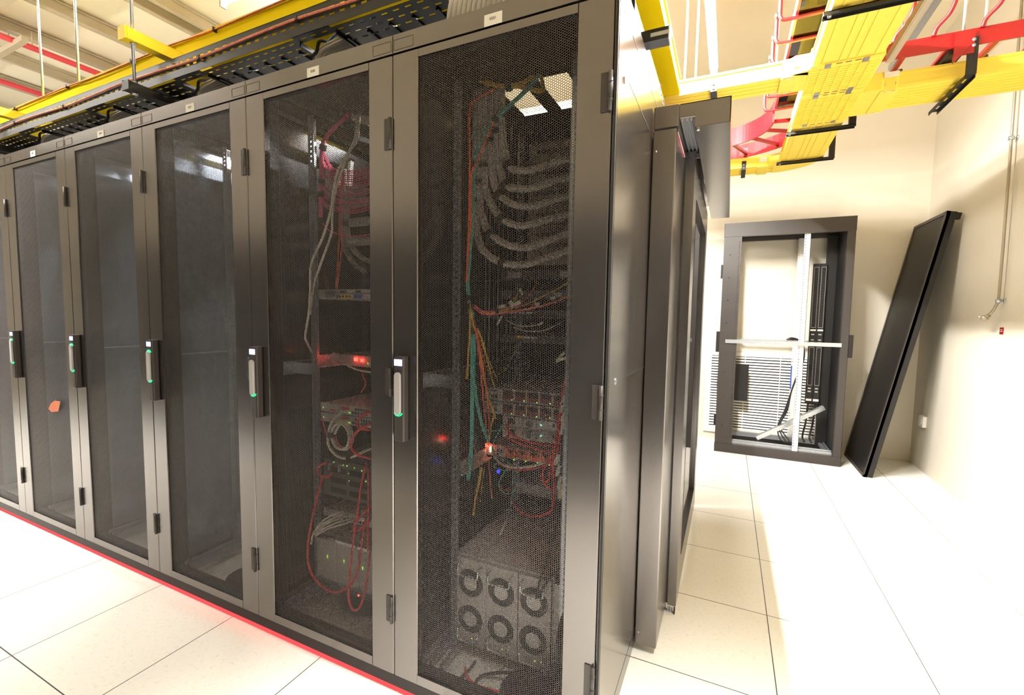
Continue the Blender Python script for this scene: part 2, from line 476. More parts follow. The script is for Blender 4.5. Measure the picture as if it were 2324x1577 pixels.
def make_cabinet():
    root = thing('server_cabinet', 'black cabinet tagged 0201 with six round fans at its foot', 'cabinet', (X0 + 0.4, 0.55, 0), 'black mesh door cabinets in one row')
    o = Vector(ORG[root.name])
    fr = MB()
    for xa, xb in ((X0 + 0.004, X0 + 0.05), (X1 - 0.05, X1 - 0.004)):
        for ya, yb in ((0.0, 0.09), (1.08, 1.17)):
            fr.bbox(xa, xb, ya, yb, 0.06, 2.49)
        fr.box(xa, xb, 0.09, 1.08, 0.06, 0.11); fr.box(xa, xb, 0.09, 1.08, 2.42, 2.48)
    for ya, yb in ((0.0, 0.05), (1.12, 1.17)):
        fr.box(X0 + 0.05, X1 - 0.05, ya, yb, 0.06, 0.11); fr.box(X0 + 0.05, X1 - 0.05, ya, yb, 2.44, 2.48)
    fr.build('frame', M['black2'], root)
    # fascia over the door with the two square covers at the joint
    fa = MB().bbox(X0 + 0.0015, X1 - 0.0015, YD, 0.0, 2.4375, 2.5, 0.003)
    for cx in (X0 + 0.0485, X1 - 0.0485):
        for a in (-1, 1):
            fa.box(cx + a * 0.042 - 0.0012, cx + a * 0.042 + 0.0012, YD - 0.0012, YD, 2.447, 2.482)
        for z in (2.447, 2.482):
            fa.box(cx - 0.042, cx + 0.042, YD - 0.0012, YD, z - 0.001, z + 0.001)
    fa.build('top_fascia', M['black'], root)
    rf = MB()
    holes = [(X0 + .18, X0 + .30, .46, .74), (X0 + .37, X0 + .50, .43, .74)]
    rf.plate_holes(X0 + 0.003, X1 - 0.003, 0.0, 1.17, 2.488, holes, 0.003)
    rf.build('roof', M['black2'], root)
    MB().box(X0, X1, YD + 0.012, 1.17, 0.03, 0.062).box(X0, X1, YD + 0.004, YD + 0.03, 0.062, 0.085).build('plinth', M['black2'], root)
    MB().box(X0 + 0.001, X0 + 0.005, 0.02, 1.16, 0.1, 2.47).build('side_panel', M['inner'], root)
    rd = MB()
    rd.box(X0 + 0.003, X0 + 0.115, 1.172, 1.19, 0.09, 2.47).box(X1 - 0.115, X1 - 0.003, 1.172, 1.19, 0.09, 2.47).box(X0 + .1, X1 - .1, 1.172, 1.19, 2.40, 2.47).box(X0 + .1, X1 - .1, 1.172, 1.19, 0.09, 0.13)
    rd.build('rear_door', M['black2'], root)
    # mounting rails with square punched holes
    for xa in (X0 + 0.117, X1 - 0.198):
        for ya in (0.19, 0.80):
            rl = MB()
            z = 0.1
            hs = []
            while z < 2.4:
                hs.append((xa + 0.014, xa + 0.024, z, z + 0.0095)); z += 0.0222
            rl.plate_holes(xa, xa + 0.036, 0.1, 2.42, ya, hs, 0.0025, lambda u, v, w: (u, w, v))
            side = xa if xa < X0 + 0.4 else xa + 0.0335
            hs = []; z = 0.11
            while z < 2.4:
                hs.append((ya + 0.018, ya + 0.026, z, z + 0.012)); z += 0.0444
            rl.plate_holes(ya, ya + 0.045, 0.1, 2.42, side, hs, 0.0025, lambda u, v, w: (w, u, v))
            rl.build('mounting_rail', M['zinc'], root)
    # depth braces at mid height and rails on the floor frame
    for xa in (X0 + 0.012, X1 - 0.03):
        br = MB().box(xa, xa + 0.010, 0.05, 1.12, 1.264, 1.271)
        br.build('side_brace', M['zinc'], root)
    MB().box(X0 + 0.012, X0 + 0.117, 0.19, 0.205, 1.208, 1.262).box(X0 + 0.0055, X0 + 0.02, 0.02, 0.22, 1.208, 1.262).build('rail_bracket', M['zinc'], root)
    fl = MB()
    for xa in (X0 + 0.06, X0 + 0.1, X0 + 0.15, X1 - 0.2, X1 - 0.15, X1 - 0.11):
        fl.box(xa, xa + 0.018, 0.06, 1.1, 0.1, 0.118)
    fl.box(X0 + 0.05, X1 - 0.05, 0.6, 0.64, 0.1, 0.12)
    fl.build('base_rails', M['zinc'], root)
    MB().box(X0 + 0.05, X1 - 0.05, 0.05, 1.12, 0.064, 0.068).build('base_plate', M['ventw'], root)
    # number plate
    lb = MB().box(-0.402, -0.338, YD - 0.0015, YD, 2.438, 2.473).build('number_label', M['plate_w'], root)
    # the door, its parts are its children
    dx0, dx1 = X0 + 0.0015, X1 - 0.0015
    dr = MB()
    mx0, mx1, mz0, mz1 = X0 + 0.112, X1 - 0.111, 0.127, 2.404
    dr.bbox(dx0, mx0, YD, -0.003, Z0, ZT, 0.003); dr.bbox(mx1, dx1, YD, -0.003, Z0, ZT, 0.003)
    dr.box(mx0, mx1, YD, -0.003, Z0, mz0); dr.box(mx0, mx1, YD, -0.003, mz1, ZT)
    door = dr.build('door', M['black'], root)
    sh = bpy.data.objects.new('perforated_sheet', SHEET.copy())
    sh.data.transform(Matrix.Translation(-o)); COL.objects.link(sh); sh.parent = door; ORG[sh.name] = tuple(o)
    for za, zb in ((2.105, 2.215), (1.2, 1.305), (0.305, 0.41)):
        h = MB().cyl((X1 - 0.006, YD - 0.007, za), (X1 - 0.006, YD - 0.007, zb), 0.007, 12)
        h.box(X1 - 0.035, X1 - 0.004, YD - 0.004, YD, za, zb)
        for zz in (za + 0.03, zb - 0.03):
            h.cyl((X1 - 0.006, YD - 0.007, zz - 0.001), (X1 - 0.006, YD - 0.007, zz + 0.001), 0.0085, 12)
        h.build('hinge', M['black3'], door)
    hx = X0 + 0.052
    MB().bbox(hx - 0.023, hx + 0.023, YD - 0.034, YD, 1.04, 1.355, 0.005).build('handle_housing', M['black3'], door, 0.003)
    # lever: a rounded flat bar
    pts = []
    for s, cz in ((1, 1.285), (-1, 1.155)):
        for i in range(9):
            a = math.pi * i / 8
            pts.append((hx + 0.0135 * math.cos(a) * s, cz + 0.0135 * math.sin(a) * s))
    MB().prism(pts, YD - 0.044, YD - 0.034, 'y').build('handle_lever', M['lever'], door, 0.002)
    MB().bbox(hx - 0.017, hx + 0.017, YD - 0.0375, YD - 0.034, 1.322, 1.345, 0.003).build('blue_indicator', M['led_blue'], door)
    def crescent(cz, s):
        g = []
        for i in range(11):
            a = math.pi * (0.1 + 0.8 * i / 10)
            g.append((hx + 0.0195 * math.cos(a), cz + s * 0.0175 * math.sin(a)))
        for i in range(11):
            a = math.pi * (0.9 - 0.8 * i / 10)
            g.append((hx + 0.016 * math.cos(a), cz + s * 0.0135 * math.sin(a)))
        m = MB()
        n = 11
        vs = [(p[0], YD - 0.0375, p[1]) for p in g] + [(p[0], YD - 0.034, p[1]) for p in g]
        fs = []
        for i in range(n - 1):
            j = 2 * n - 1 - i
            fs.append((i, i + 1, j - 1, j)); fs.append((i + 22, j + 22, j - 1 + 22, i + 1 + 22))
        k = 2 * n
        for i in range(k):
            fs.append((i, (i + 1) % k, (i + 1) % k + k, i + k))
        return m.add(vs, fs)
    crescent(1.153, -1).build('green_indicator', M['led_green'], door)
    return root, door, crescent

CAB, DOOR1, crescent = make_cabinet()

def lettering(txt, cx, parent):
    cu = bpy.data.curves.new('lettering', 'FONT')
    cu.body = txt; cu.size = 0.0125; cu.align_x = 'CENTER'; cu.align_y = 'CENTER'
    cu.extrude = 0.0002
    cu.materials.append(M['ink'])
    tmp = bpy.data.objects.new('lettering', cu)
    COL.objects.link(tmp)
    dg = bpy.context.evaluated_depsgraph_get()
    me = bpy.data.meshes.new_from_object(tmp.evaluated_get(dg))
    bpy.data.objects.remove(tmp)
    ob = bpy.data.objects.new('lettering', me)
    COL.objects.link(ob)
    ob.parent = parent
    o = ORG[parent.name]
    ob.location = (cx - o[0], YD - 0.002 - o[1], 2.457 - o[2])
    ob.rotation_euler = (math.pi / 2, 0, 0)
    return ob

def rear_sheet(root, solid):
    dr = [c for c in ALL_CH(root) if c.name.startswith('rear_door')][0]
    o = ORG[root.name]
    if solid:
        x0 = o[0] - 0.4
        MB().box(x0 + .1, x0 + .7, 1.178, 1.182, .12, 2.41).build('blank_sheet', M['black2'], dr)
    else:
        sh = bpy.data.objects.new('perforated_sheet', CAB_SHEET)
        COL.objects.link(sh); sh.parent = dr; sh.location = (0, 1.2, 0); ORG[sh.name] = o
CAB_SHEET = [c for c in ALL_CH(DOOR1) if c.name.startswith('perforated_sheet')][0].data
CABS = [CAB]
names = ['black cabinet with pink patch cords and hanging red cords inside',
         'empty black cabinet directly left of the one with pink patch cords',
         'empty black cabinet between the third one and the one with brown tape',
         'black cabinet with a scrap of brown tape on its mesh door, fifth from the right',
         'leftmost black cabinet, cut off by the left edge of the photo']
# a second green light sits over the levers of the four far cabinets only
far = None
for k in range(1, 6):
    r = dup(CAB, -P8 * k, names[k - 1], 'black mesh door cabinets in one row')
    CABS.append(r)
for k, r in enumerate(CABS):
    pl = [c for c in ALL_CH(r) if c.name.startswith('number_label')][0]
    lettering('020%d' % (k + 1), -0.37 - P8 * k, pl)
    if k >= 2:
        dr = [c for c in ALL_CH(r) if c.name.startswith('door')][0]
        if far is None:
            far = crescent(1.287, 1)
            g = far.build('green_indicator', M['led_green'], CAB)
            FARMESH = g.data
            g2 = bpy.data.objects.new('green_indicator', FARMESH); bpy.data.objects.remove(g)
        else:
            g2 = bpy.data.objects.new('green_indicator', FARMESH)
        COL.objects.link(g2); g2.parent = dr; ORG[g2.name] = ORG[r.name]
for k, r in enumerate(CABS):
    rear_sheet(r, k < 2)
    if k < 2:                                           # shade from the equipment in filled cabinets, put into the panel colour
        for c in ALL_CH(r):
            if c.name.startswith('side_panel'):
                c.material_slots[0].link = 'OBJECT'; c.material_slots[0].material = M['innershade']
    if k >= 2:                                          # the empty ones have their front rails set further back
        for c in ALL_CH(r):
            if c.name.startswith('mounting_rail') and min(v.co.y for v in c.data.vertices) + ORG[r.name][1] < 0.3:
                c.location = (0, 0.11, 0)
            if c.name.startswith('rail_bracket'):
                bpy.data.objects.remove(c)
# outer side panel closing the right end, part of the first cabinet
sp = MB().box(X1 + 0.0005, X1 + 0.009, -0.028, 1.19, 0.03, 2.5)
sp.build('end_panel', M['smooth'], CAB)
ep = [c for c in ALL_CH(CAB) if c.name.startswith('end_panel')][0]
sm = MB()
xs = X1 + 0.009
for z, y0 in ((2.26, 0.14), (1.3, 0.2)):
    sm.box(xs, xs + 0.0006, y0, 1.18, z - 0.0015, z + 0.0015)
sm.box(xs, xs + 0.0006, -0.02, 1.18, 0.105, 0.107); sm.box(xs, xs + 0.0006, -0.02, 1.18, 2.42, 2.422); sm.box(xs, xs + 0.0006, -0.012, -0.0105, 0.04, 2.49)
sm.build('panel_seam', M['gasket'], ep)
lk = MB()
for z in (2.24, 1.304):
    lk.ring((xs, 0.08, z), (1, 0, 0), 0.004, 0.011, 20, 0.002)
lk.each('panel_lock', M['alu'], ep)
MB().box(X1 + 0.003, xs + 0.002, -0.034, -0.028, 0.03, 2.5).build('edge_strip', M['gasket'], ep)
TP = [(-3.553, -0.036, 0.864), (-3.519, -0.036, 0.902), (-3.463, -0.036, 0.927), (-3.389, -0.036, 0.929), (-3.422, -0.036, 0.862), (-3.514, -0.036, 0.849)]
single('tape_scrap', MB().add(TP + [(q[0], q[1] + 0.0006, q[2]) for q in TP], [(0, 1, 2, 3, 4, 5), (11, 10, 9, 8, 7, 6)] + [(i, (i + 1) % 6, (i + 1) % 6 + 6, i + 6) for i in range(6)]), M['tape'], 'scrap of brown tape stuck on a far mesh door', 'tape')

# ------------------------------------------------------------------ red light strips on the floor below the plinth
wh = ['below the cabinet tagged 0201', 'below the cabinet with pink patch cords', 'below the third cabinet from the right', 'below the fourth cabinet from the right', 'below the cabinet with the brown tape', 'below the leftmost cabinet']
for k in range(6):
    t = thing('light_strip', 'glowing red light strip on the floor ' + wh[k], 'light strip', ((X0 + X1) / 2 - k * P8, -0.012, 0), 'red light strips along the row')
    MB().box(X0 - k * P8 + .003, X1 - k * P8 - .003, -0.012, 0.0, 0.0, 0.026).build('diffuser', M['led_red'], t)
    MB().box(X0 - k * P8 + .003, X1 - k * P8 - .003, 0.0005, 0.012, 0.0, 0.028).build('backing', M['black2'], t)
# ------------------------------------------------------------------ black slotted cable tray over the cabinet fronts
def rail_slots(a0, a1, zb, zt, to3, t=0.0016, pitch=0.056):
    """upright tray side with two rows of slots, top lip and bottom flange"""
    m = MB(); hs = []
    x = a0 + 0.02
    while x < a1 - 0.04:
        hs.append((x, x + 0.028, zb + 0.036, zb + 0.046)); hs.append((x, x + 0.028, zb + 0.062, zb + 0.072)); x += pitch
    m.plate_holes(a0, a1, zb, zt, 0.0, hs, t, to3)
    return m
TZ = 2.66
tray = thing('cable_tray', 'black slotted cable tray running along above the cabinet fronts', 'cable tray', (-3.2, 0.24, TZ))
m = rail_slots(-6.6, -0.02, TZ, TZ + 0.095, lambda u, v, w: (u, 0.03 + w, v))
m.box(-6.6, -0.02, 0.03, 0.046, TZ + 0.093, TZ + 0.097)
m.build('side_rail', M['traybk'], tray)
m = rail_slots(-6.6, -0.02, TZ, TZ + 0.095, lambda u, v, w: (u, 0.45 + w, v))
m.box(-6.6, -0.02, 0.436, 0.452, TZ + 0.093, TZ + 0.097)
m.build('side_rail', M['traybk'], tray)
fl = MB()
cuts = [-0.43, -1.265, -2.11, -2.98, -3.85, -4.72, -5.6]
segs = []
prev = -0.02
for c in cuts:
    segs.append((c + 0.11, prev)); prev = c - 0.10
for a, b in segs:
    a = max(a, -6.6)
    if b - a < 0.05: continue
    hs = []; n = int((b - a) / 0.056)
    for i in range(n):
        x = a + 0.02 + i * 0.056
        for y in (0.062, 0.098, 0.14, 0.19, 0.24, 0.3, 0.36, 0.4):
            hs.append((x, x + 0.028, y, y + 0.009))
    fl.plate_holes(a, b, 0.046, 0.45, TZ, hs, 0.0016)
    x = a + 0.01
    while x < b:                                    # pressed ribs across
        fl.box(x, x + 0.012, 0.12, 0.44, TZ - 0.006, TZ); x += 0.112
for c in cuts:                                       # flanges around the cable drop-outs
    fl.plate_holes(c - 0.10, c + 0.11, 0.03, 0.075, TZ, [(c - 0.07, c - 0.04, .05, .059), (c - .015, c + .015, .05, .059), (c + 0.05, c + .08, .05, .059)], 0.0016)
    for q in (c - 0.1, c + 0.11):
        fl.box(q - 0.004, q + 0.004, 0.075, 0.45, TZ - 0.01, TZ + 0.008)
fl.build('tray_floor', M['traybk'], tray)
# tray turning back along the end of the row
tr2 = thing('cable_tray', 'black slotted cable tray running back over the end of the row', 'cable tray', (-0.2, 0.8, TZ))
m = rail_slots(0.3, 4.4, TZ, TZ + 0.085, lambda u, v, w: (-0.035 + w, u, v), pitch=0.075)
m.box(-0.05, -0.033, 0.3, 4.4, TZ + 0.083, TZ + 0.087)
m.build('side_rail', M['traybk'], tr2)
m = MB(); hs = []; y = 0.5
while y < 4.3:
    for xx in (-0.08, -0.14, -.2, -.26, -.32): hs.append((xx, xx + 0.01, y, y + 0.028))
    y += 0.06
m.plate_holes(-0.36, -0.036, 0.47, 4.4, TZ, hs, 0.0016).build('tray_floor', M['traybk'], tr2)
# bracket clipped on the end tray
t = thing('tray_bracket', 'short black channel bracket sticking out of the end tray above the side panel', 'bracket', (0.0, 0.62, TZ - 0.06))
b = MB(); b.bbox(-0.06, 0.09, 0.575, 0.635, TZ - 0.045, TZ, 0.004); b.build('channel', M['traybk'], t)
MB().box(0.088, 0.093, 0.572, 0.638, TZ - 0.048, TZ).box(0.02, 0.09, 0.574, 0.577, TZ - 0.03, TZ - 0.015).build('end_plate', M['zinc'], t)

# bare copper earth cable clipped along the front rail
pts = [(-6.6 + 0.33 * i, 0.022, TZ + 0.056 + 0.007 * math.sin(i * 1.7)) for i in range(20)]
t = thing('earth_cable', 'twisted copper earth cable clipped along the front side of the black tray', 'cable', (-3.3, 0.022, TZ + 0.05))
m = MB().tube(pts, 0.0052, 8); m.build('conductor', M['copper'], t)
for i in (2, 4, 6, 8, 10, 12, 14, 16, 18):
    p = pts[i]
    MB().box(p[0] - 0.006, p[0] + 0.006, 0.014, 0.03, p[2] - 0.009, p[2] + 0.009).build('cable_clip', M['cap'], t)
pts = [(-6.6 + 0.4 * i, 0.238, 3.012 + 0.006 * math.sin(i * 2.1)) for i in range(17)]
t = thing('earth_cable', 'thin copper earth cable tied along the top edge of the yellow duct over the cabinets', 'cable', (-3.3, 0.238, 3.0))
MB().tube(pts, 0.005, 8).build('conductor', M['copper'], t)
for i in range(1, 17, 2):
    p = pts[i]
    MB().box(p[0] - 0.004, p[0] + 0.004, 0.229, 0.25, p[2] - 0.012, p[2] + 0.012).build('cable_clip', M['cap'], t)
random.seed(3)
t = thing('earth_cable', 'pair of twisted copper earth cables lying beside the end tray', 'cable', (-0.03, 1.6, TZ + 0.1))
m = MB()
for dx, ph in ((-0.055, 0), (-0.075, 1.3), (-0.095, .4)):
    m.tube([(dx + 0.006 * math.sin(i * 2 + ph), 0.35 + 0.2 * i, TZ + 0.10 + 0.012 * math.sin(i * 1.4 + ph)) for i in range(20)], 0.006, 8)
m.build('conductor', M['copper'], t)
m = MB()
for y in (0.48, 0.9, 1.3): m.ball((-0.05, y, TZ + 0.115), 0.018, 10, (1, 1, .7))
m.each('clamp', M['brass'], t)

# grey and white cable bundles lying in the tray and seen in its drop-outs
bd = ['right of the third number label from the right', 'above the number label of the second cabinet', 'above the third cabinet from the right', 'above the fourth cabinet from the right', 'above the fifth cabinet from the right']
for i, c in enumerate(cuts[1:6]):
    t = thing('cable_bundle', ['white cables with some blue ones in the tray drop-out above the second cabinet', 'bundle of pale cables dropping from the tray above the third cabinet', 'bundle of pale cables dropping from the tray above the fourth cabinet', 'bundle of grey cables dropping from the tray above the fifth cabinet', 'bundle of dark cables dropping from the tray at the far left'][i], 'cables', (c, 0.3, 2.49), 'cable bundles in the tray drop-outs')
    m = MB()
    n = 36
    for q in range(n):
        yy = 0.135 + 0.27 * (q % 18) / 18; zz = TZ + 0.012 + 0.014 * (q // 18)
        m.tube([(c + 0.32, yy + .03, zz + 0.012), (c + 0.12, yy + 0.015, zz + .004), (c + .02, yy + 0.008, zz - 0.008), (c - 0.05, yy, zz - 0.03), (c - 0.085, yy + 0.01, zz - 0.08), (c - 0.09, yy + 0.02, 2.495 + 0.002 * (q % 5))], 0.0075, 6)
    m.build('cable_strands', M['c_white'], t)
    if i == 0:
        m = MB()
        for q in range(6):
            m.tube([(c + 0.3, 0.12 + q * .03, TZ + 0.045), (c + .1, .13 + q * .03, TZ + .04), (c - .02, .15 + q * .03, TZ + .02), (c - .1, .18 + q * .03, 2.56)], 0.0055, 6)
        m.build('blue_strands', M['c_blue'], t)
    MB().tube([(c - 0.07, 0.1, TZ - 0.05), (c - 0.055, 0.12, TZ - 0.02), (c - 0.03, 0.12, TZ + 0.02), (c - .02, .2, TZ + .045)], 0.007, 8).build('cable_tie', M['tie'], t)
t = thing('cable_bundle', 'thick bundle of pale cables entering the roof of the cabinet tagged 0201', 'cables', (-0.5, 0.06, 2.5), 'cable bundles in the tray drop-outs')
m = MB()
for q in range(14):
    xx = -0.60 + 0.02 * q
    m.tube([(xx + 0.17, 0.03 + 0.004 * (q % 3), 2.76), (xx + 0.1, 0.02, 2.70), (xx + 0.04, 0.03, 2.62), (xx, 0.06, 2.54), (xx - 0.01, 0.09, 2.493)], 0.0095, 8)
m.build('cable_strands', M['c_white'], t)

# ------------------------------------------------------------------ yellow fibre duct over the cabinets, its struts and rods
def duct(m, x0, x1, y0, y1, z0, h, along, lip=0.006, rib=True):
    """U-shaped trough with cover: outer shell, lips and ribs underneath"""
    m.box(x0, x1, y0, y1, z0, z0 + h)
    if along == 'x':
        for yy in (y0 - lip, y1): m.box(x0, x1, yy, yy + lip, z0 + h - 0.012, z0 + h + 0.003)
        if rib:
            k = int((y1 - y0) / 0.04)
            for i in range(1, k): m.box(x0, x1, y0 + i * (y1 - y0) / k - 0.003, y0 + i * (y1 - y0) / k + 0.003, z0 - 0.004, z0)
        for yy in (y0 - 0.003, y1): m.box(x0, x1, yy, yy + 0.003, z0, z0 + 0.02)
    else:
        for xx in (x0 - lip, x1): m.box(xx, xx + lip, y0, y1, z0 + h - 0.012, z0 + h + 0.003)
        if rib:
            k = int((x1 - x0) / 0.036)
            for i in range(1, k):
                if i in (2, k - 2): continue
                m.box(x0 + i * (x1 - x0) / k - 0.003, x0 + i * (x1 - x0) / k + 0.003, y0, y1, z0 - 0.004, z0)
        for xx in (x0 - 0.003, x1): m.box(xx, xx + 0.003, y0, y1, z0, z0 + 0.02)
    return m
ZD = 2.9
t = thing('fibre_duct', 'long yellow fibre duct running along above the black cable tray', 'cable duct', (-3.3, 0.4, ZD))
duct(MB(), -6.6, -0.32, 0.255, 0.56, ZD + 0.012, 0.115, 'x', rib=False).build('trough', M['yellow_l'], t)
duct(MB(), -0.32, 0.012, 0.255, 1.74, ZD + 0.012, 0.1, 'y', rib=False).build('corner_trough', M['yellow_l'], t)
# trapeze: rods, a yellow strut under the duct and a black one under the tray
for i, xr in enumerate((-2.43, -4.35)):
    lb = ['yellow strut beam under the yellow duct, hung from a rod left of the centre', 'yellow strut beam under the yellow duct at the far left'][i]
    t = thing('strut_beam', lb, 'strut', (xr, 0.3, ZD - 0.04), 'yellow strut beams')
    b = MB().bbox(xr - 0.03, xr + 0.03, -0.07, 0.62, ZD - 0.05, ZD + 0.006, 0.004)
    b.build('channel', M['ypale'], t)
    MB().box(xr - 0.032, xr + 0.032, -0.078, -0.07, ZD - 0.053, ZD + 0.009).build('end_cap', M['ypale'], t)
    t = thing('strut_beam', ['black strut beam under the slotted tray left of the centre', 'black strut beam under the slotted tray at the far left'][i], 'strut', (xr, 0.2, TZ - 0.05), 'black strut beams')
    MB().bbox(xr - 0.028, xr + 0.028, -0.065, 0.52, TZ - 0.052, TZ - 0.0115, 0.003).build('channel', M['black2'], t)
    MB().box(xr - 0.03, xr + 0.03, -0.072, -0.065, TZ - 0.054, TZ - 0.009).build('end_cap', M['cap'], t)
    t = thing('hanger_rod', ['steel hanger rod through the yellow and the black strut, left of the centre', 'steel hanger rod through the struts at the far left'][i], 'rod', (xr, -0.03, TZ - 0.03), 'threaded hanger rods')
    MB().cyl((xr, -0.03, TZ - 0.06), (xr, -0.03, ZC), 0.0075, 10).build('rod', M['zinc'], t)
    m = MB()
    for zz in (TZ - 0.062, TZ - 0.008, ZD - 0.058, ZD + 0.007): m.cyl((xr, -0.03, zz), (xr, -0.03, zz + 0.009), 0.014, 6)
    m.each('nut', M['zinc'], t)
for i, (xr, yy) in enumerate(((-4.25, 0.275), (-3.73, 0.275), (-1.69, 0.59))):
    t = thing('hanger_rod', ['pale hanger rod ending on the yellow duct, leftmost of the three', 'pale hanger rod ending on the yellow duct, second from the left', 'pale hanger rod beside the glare at the top of the photo'][i], 'rod', (xr, yy, 3.03), 'threaded hanger rods')
    MB().cyl((xr, yy, 3.03), (xr, yy, ZC), 0.0075, 10).build('rod', M['zinc'], t)
    MB().cyl((xr, yy, 3.028), (xr, yy, 3.042), 0.018, 6).build('nut', M['zinc'], t)

# ------------------------------------------------------------------ yellow duct system at the right
DX0, DX1 = 0.712, 1.02
HD = 0.088
t = thing('fibre_duct', 'wide yellow fibre duct coming forward to the top edge right of the cabinets', 'cable duct', (0.87, 0.9, ZD), 'yellow fibre ducts at the right')
duct(MB(), DX0, DX1, -0.6, 1.66, ZD, HD, 'y').build('trough', M['yellow'], t)
t = thing('fibre_duct', 'short yellow fibre duct between the crossing and the far bend', 'cable duct', (0.87, 3.0, ZD), 'yellow fibre ducts at the right')
duct(MB(), DX0, DX1, 2.56, 3.34, ZD, HD, 'y').build('trough', M['yellow'], t)
t = thing('fibre_duct', 'narrow yellow fibre duct lit white, from the crossing to the cabinet row', 'cable duct', (0.35, 1.84, ZD), 'yellow fibre ducts at the right')
duct(MB(), -0.3, DX0 - 0.02, 1.745, 1.935, ZD, HD, 'x').build('trough', M['yellow'], t)
t = thing('fibre_duct', 'yellow fibre duct from the crossing to the right edge of the photo', 'cable duct', (1.6, 2.3, ZD), 'yellow fibre ducts at the right')
duct(MB(), DX1 + 0.02, XR, 2.15, 2.47, ZD, HD, 'x').build('trough', M['yellow'], t)
t = thing('fibre_duct', 'yellow fibre duct leaving the far bend toward the cabinet row', 'cable duct', (0.1, 3.6, ZD), 'yellow fibre ducts at the right')
duct(MB(), -0.6, 0.66, 3.45, 3.68, ZD, HD, 'x').build('trough', M['yellow'], t)
# two tee fittings side by side, each a waffled plate with latches
for lab, ya, yb, side in (('yellow tee fitting with a grid of ribs, nearer one of the crossing', 1.66, 2.05, -1), ('yellow tee fitting with a grid of ribs, farther one of the crossing', 2.05, 2.56, 1)):
    t = thing('duct_tee', lab, 'duct fitting', (0.87, (ya + yb) / 2, ZD - 0.01), 'yellow tee fittings')
    m = MB().bbox(DX0 - 0.012, DX1 + 0.012, ya + 0.004, yb - 0.004, ZD - 0.008, ZD + HD + 0.006, 0.006)
    if side < 0:
        m.bbox(DX0 - 0.10, DX0, 1.72, 1.96, ZD - 0.006, ZD + HD + 0.008, 0.02)
        m.prism([(DX0 - 0.012, 1.70), (DX0 - 0.10, 1.73), (DX0 - 0.012, 1.76)], ZD - 0.006, ZD + HD, 'z')
    else:
        m.bbox(DX1, DX1 + 0.12, 2.12, 2.5, ZD - 0.006, ZD + HD + 0.008, 0.02)
    m.build('body', M['yellow'], t, 0.002)
    g = MB()
    k = 7
    for i in range(1, k):
        xx = DX0 + i * (DX1 - DX0) / k
        g.box(xx - 0.003, xx + 0.003, ya + 0.05, yb - 0.03, ZD - 0.013, ZD - 0.008)
    yy = ya + 0.06
    while yy < yb - 0.03:
        g.box(DX0, DX1, yy - 0.0025, yy + 0.0025, ZD - 0.012, ZD - 0.008); yy += 0.028
    g.build('rib_grid', M['yellow'], t)
    for xx in (DX0 + 0.07, DX1 - 0.07):
        MB().box(xx - 0.014, xx + 0.014, ya + 0.002, ya + 0.045, ZD - 0.012, ZD - 0.008).box(xx - 0.008, xx + 0.008, ya + 0.01, ya + 0.03, ZD - 0.016, ZD - 0.012).build('latch', M['alu'], t)
        MB().box(xx - 0.014, xx + 0.014, yb - 0.04, yb - 0.006, ZD - 0.012, ZD - 0.008).build('latch', M['alu'], t)
    s = MB()
    for i in range(3):
        xx = DX0 + 0.12 + i * 0.042
        s.box(xx - 0.014, xx + 0.014, ya + 0.012, ya + 0.02, ZD - 0.0085, ZD - 0.0075); s.box(xx - 0.014, xx + 0.014, yb - 0.022, yb - 0.014, ZD - 0.0085, ZD - 0.0075)
    s.build('slot', M['maroon'], t)
    if side > 0:
        MB().box(1.13, 1.2, 2.111, 2.121, ZD + HD - 0.03, ZD + HD - 0.004).build('label_plate', M['plate_w'], t)
    else:
        MB().box(DX0 - 0.09, DX0 - 0.05, 1.712, 1.721, ZD + 0.03, ZD + 0.06).build('label_plate', M['plate_w'], t)
# collars joining the side ducts
for lab, xa, ya, yb in (('yellow collar joining the lit narrow duct to the crossing', DX0 - 0.15, 1.733, 1.947), ('yellow collar joining the right duct to the crossing', DX1 + 0.1, 2.135, 2.485)):
    t = thing('duct_collar', lab, 'duct fitting', (xa + 0.04, (ya + yb) / 2, ZD - 0.01), 'yellow duct collars')
    MB().bbox(xa, xa + 0.09, ya, yb, ZD - 0.012, ZD + HD + 0.004, 0.015).build('body', M['yellow'], t, 0.003)
    MB().tube([(xa + 0.02, ya - 0.003, ZD + .03), (xa + 0.02, ya + 0.01, ZD - 0.016), (xa + 0.07, ya + 0.01, ZD - 0.016), (xa + 0.07, ya - 0.003, ZD + .03)], 0.002, 6, False).build('wire_latch', M['chrome'], t)
    MB().tube([(xa + 0.02, yb - 0.03, ZD - .013), (xa + 0.03, yb - 0.02, ZD - 0.018), (xa + 0.06, yb - 0.02, ZD - 0.018), (xa + 0.07, yb - 0.03, ZD - .013)], 0.002, 6, False).build('wire_latch', M['chrome'], t)
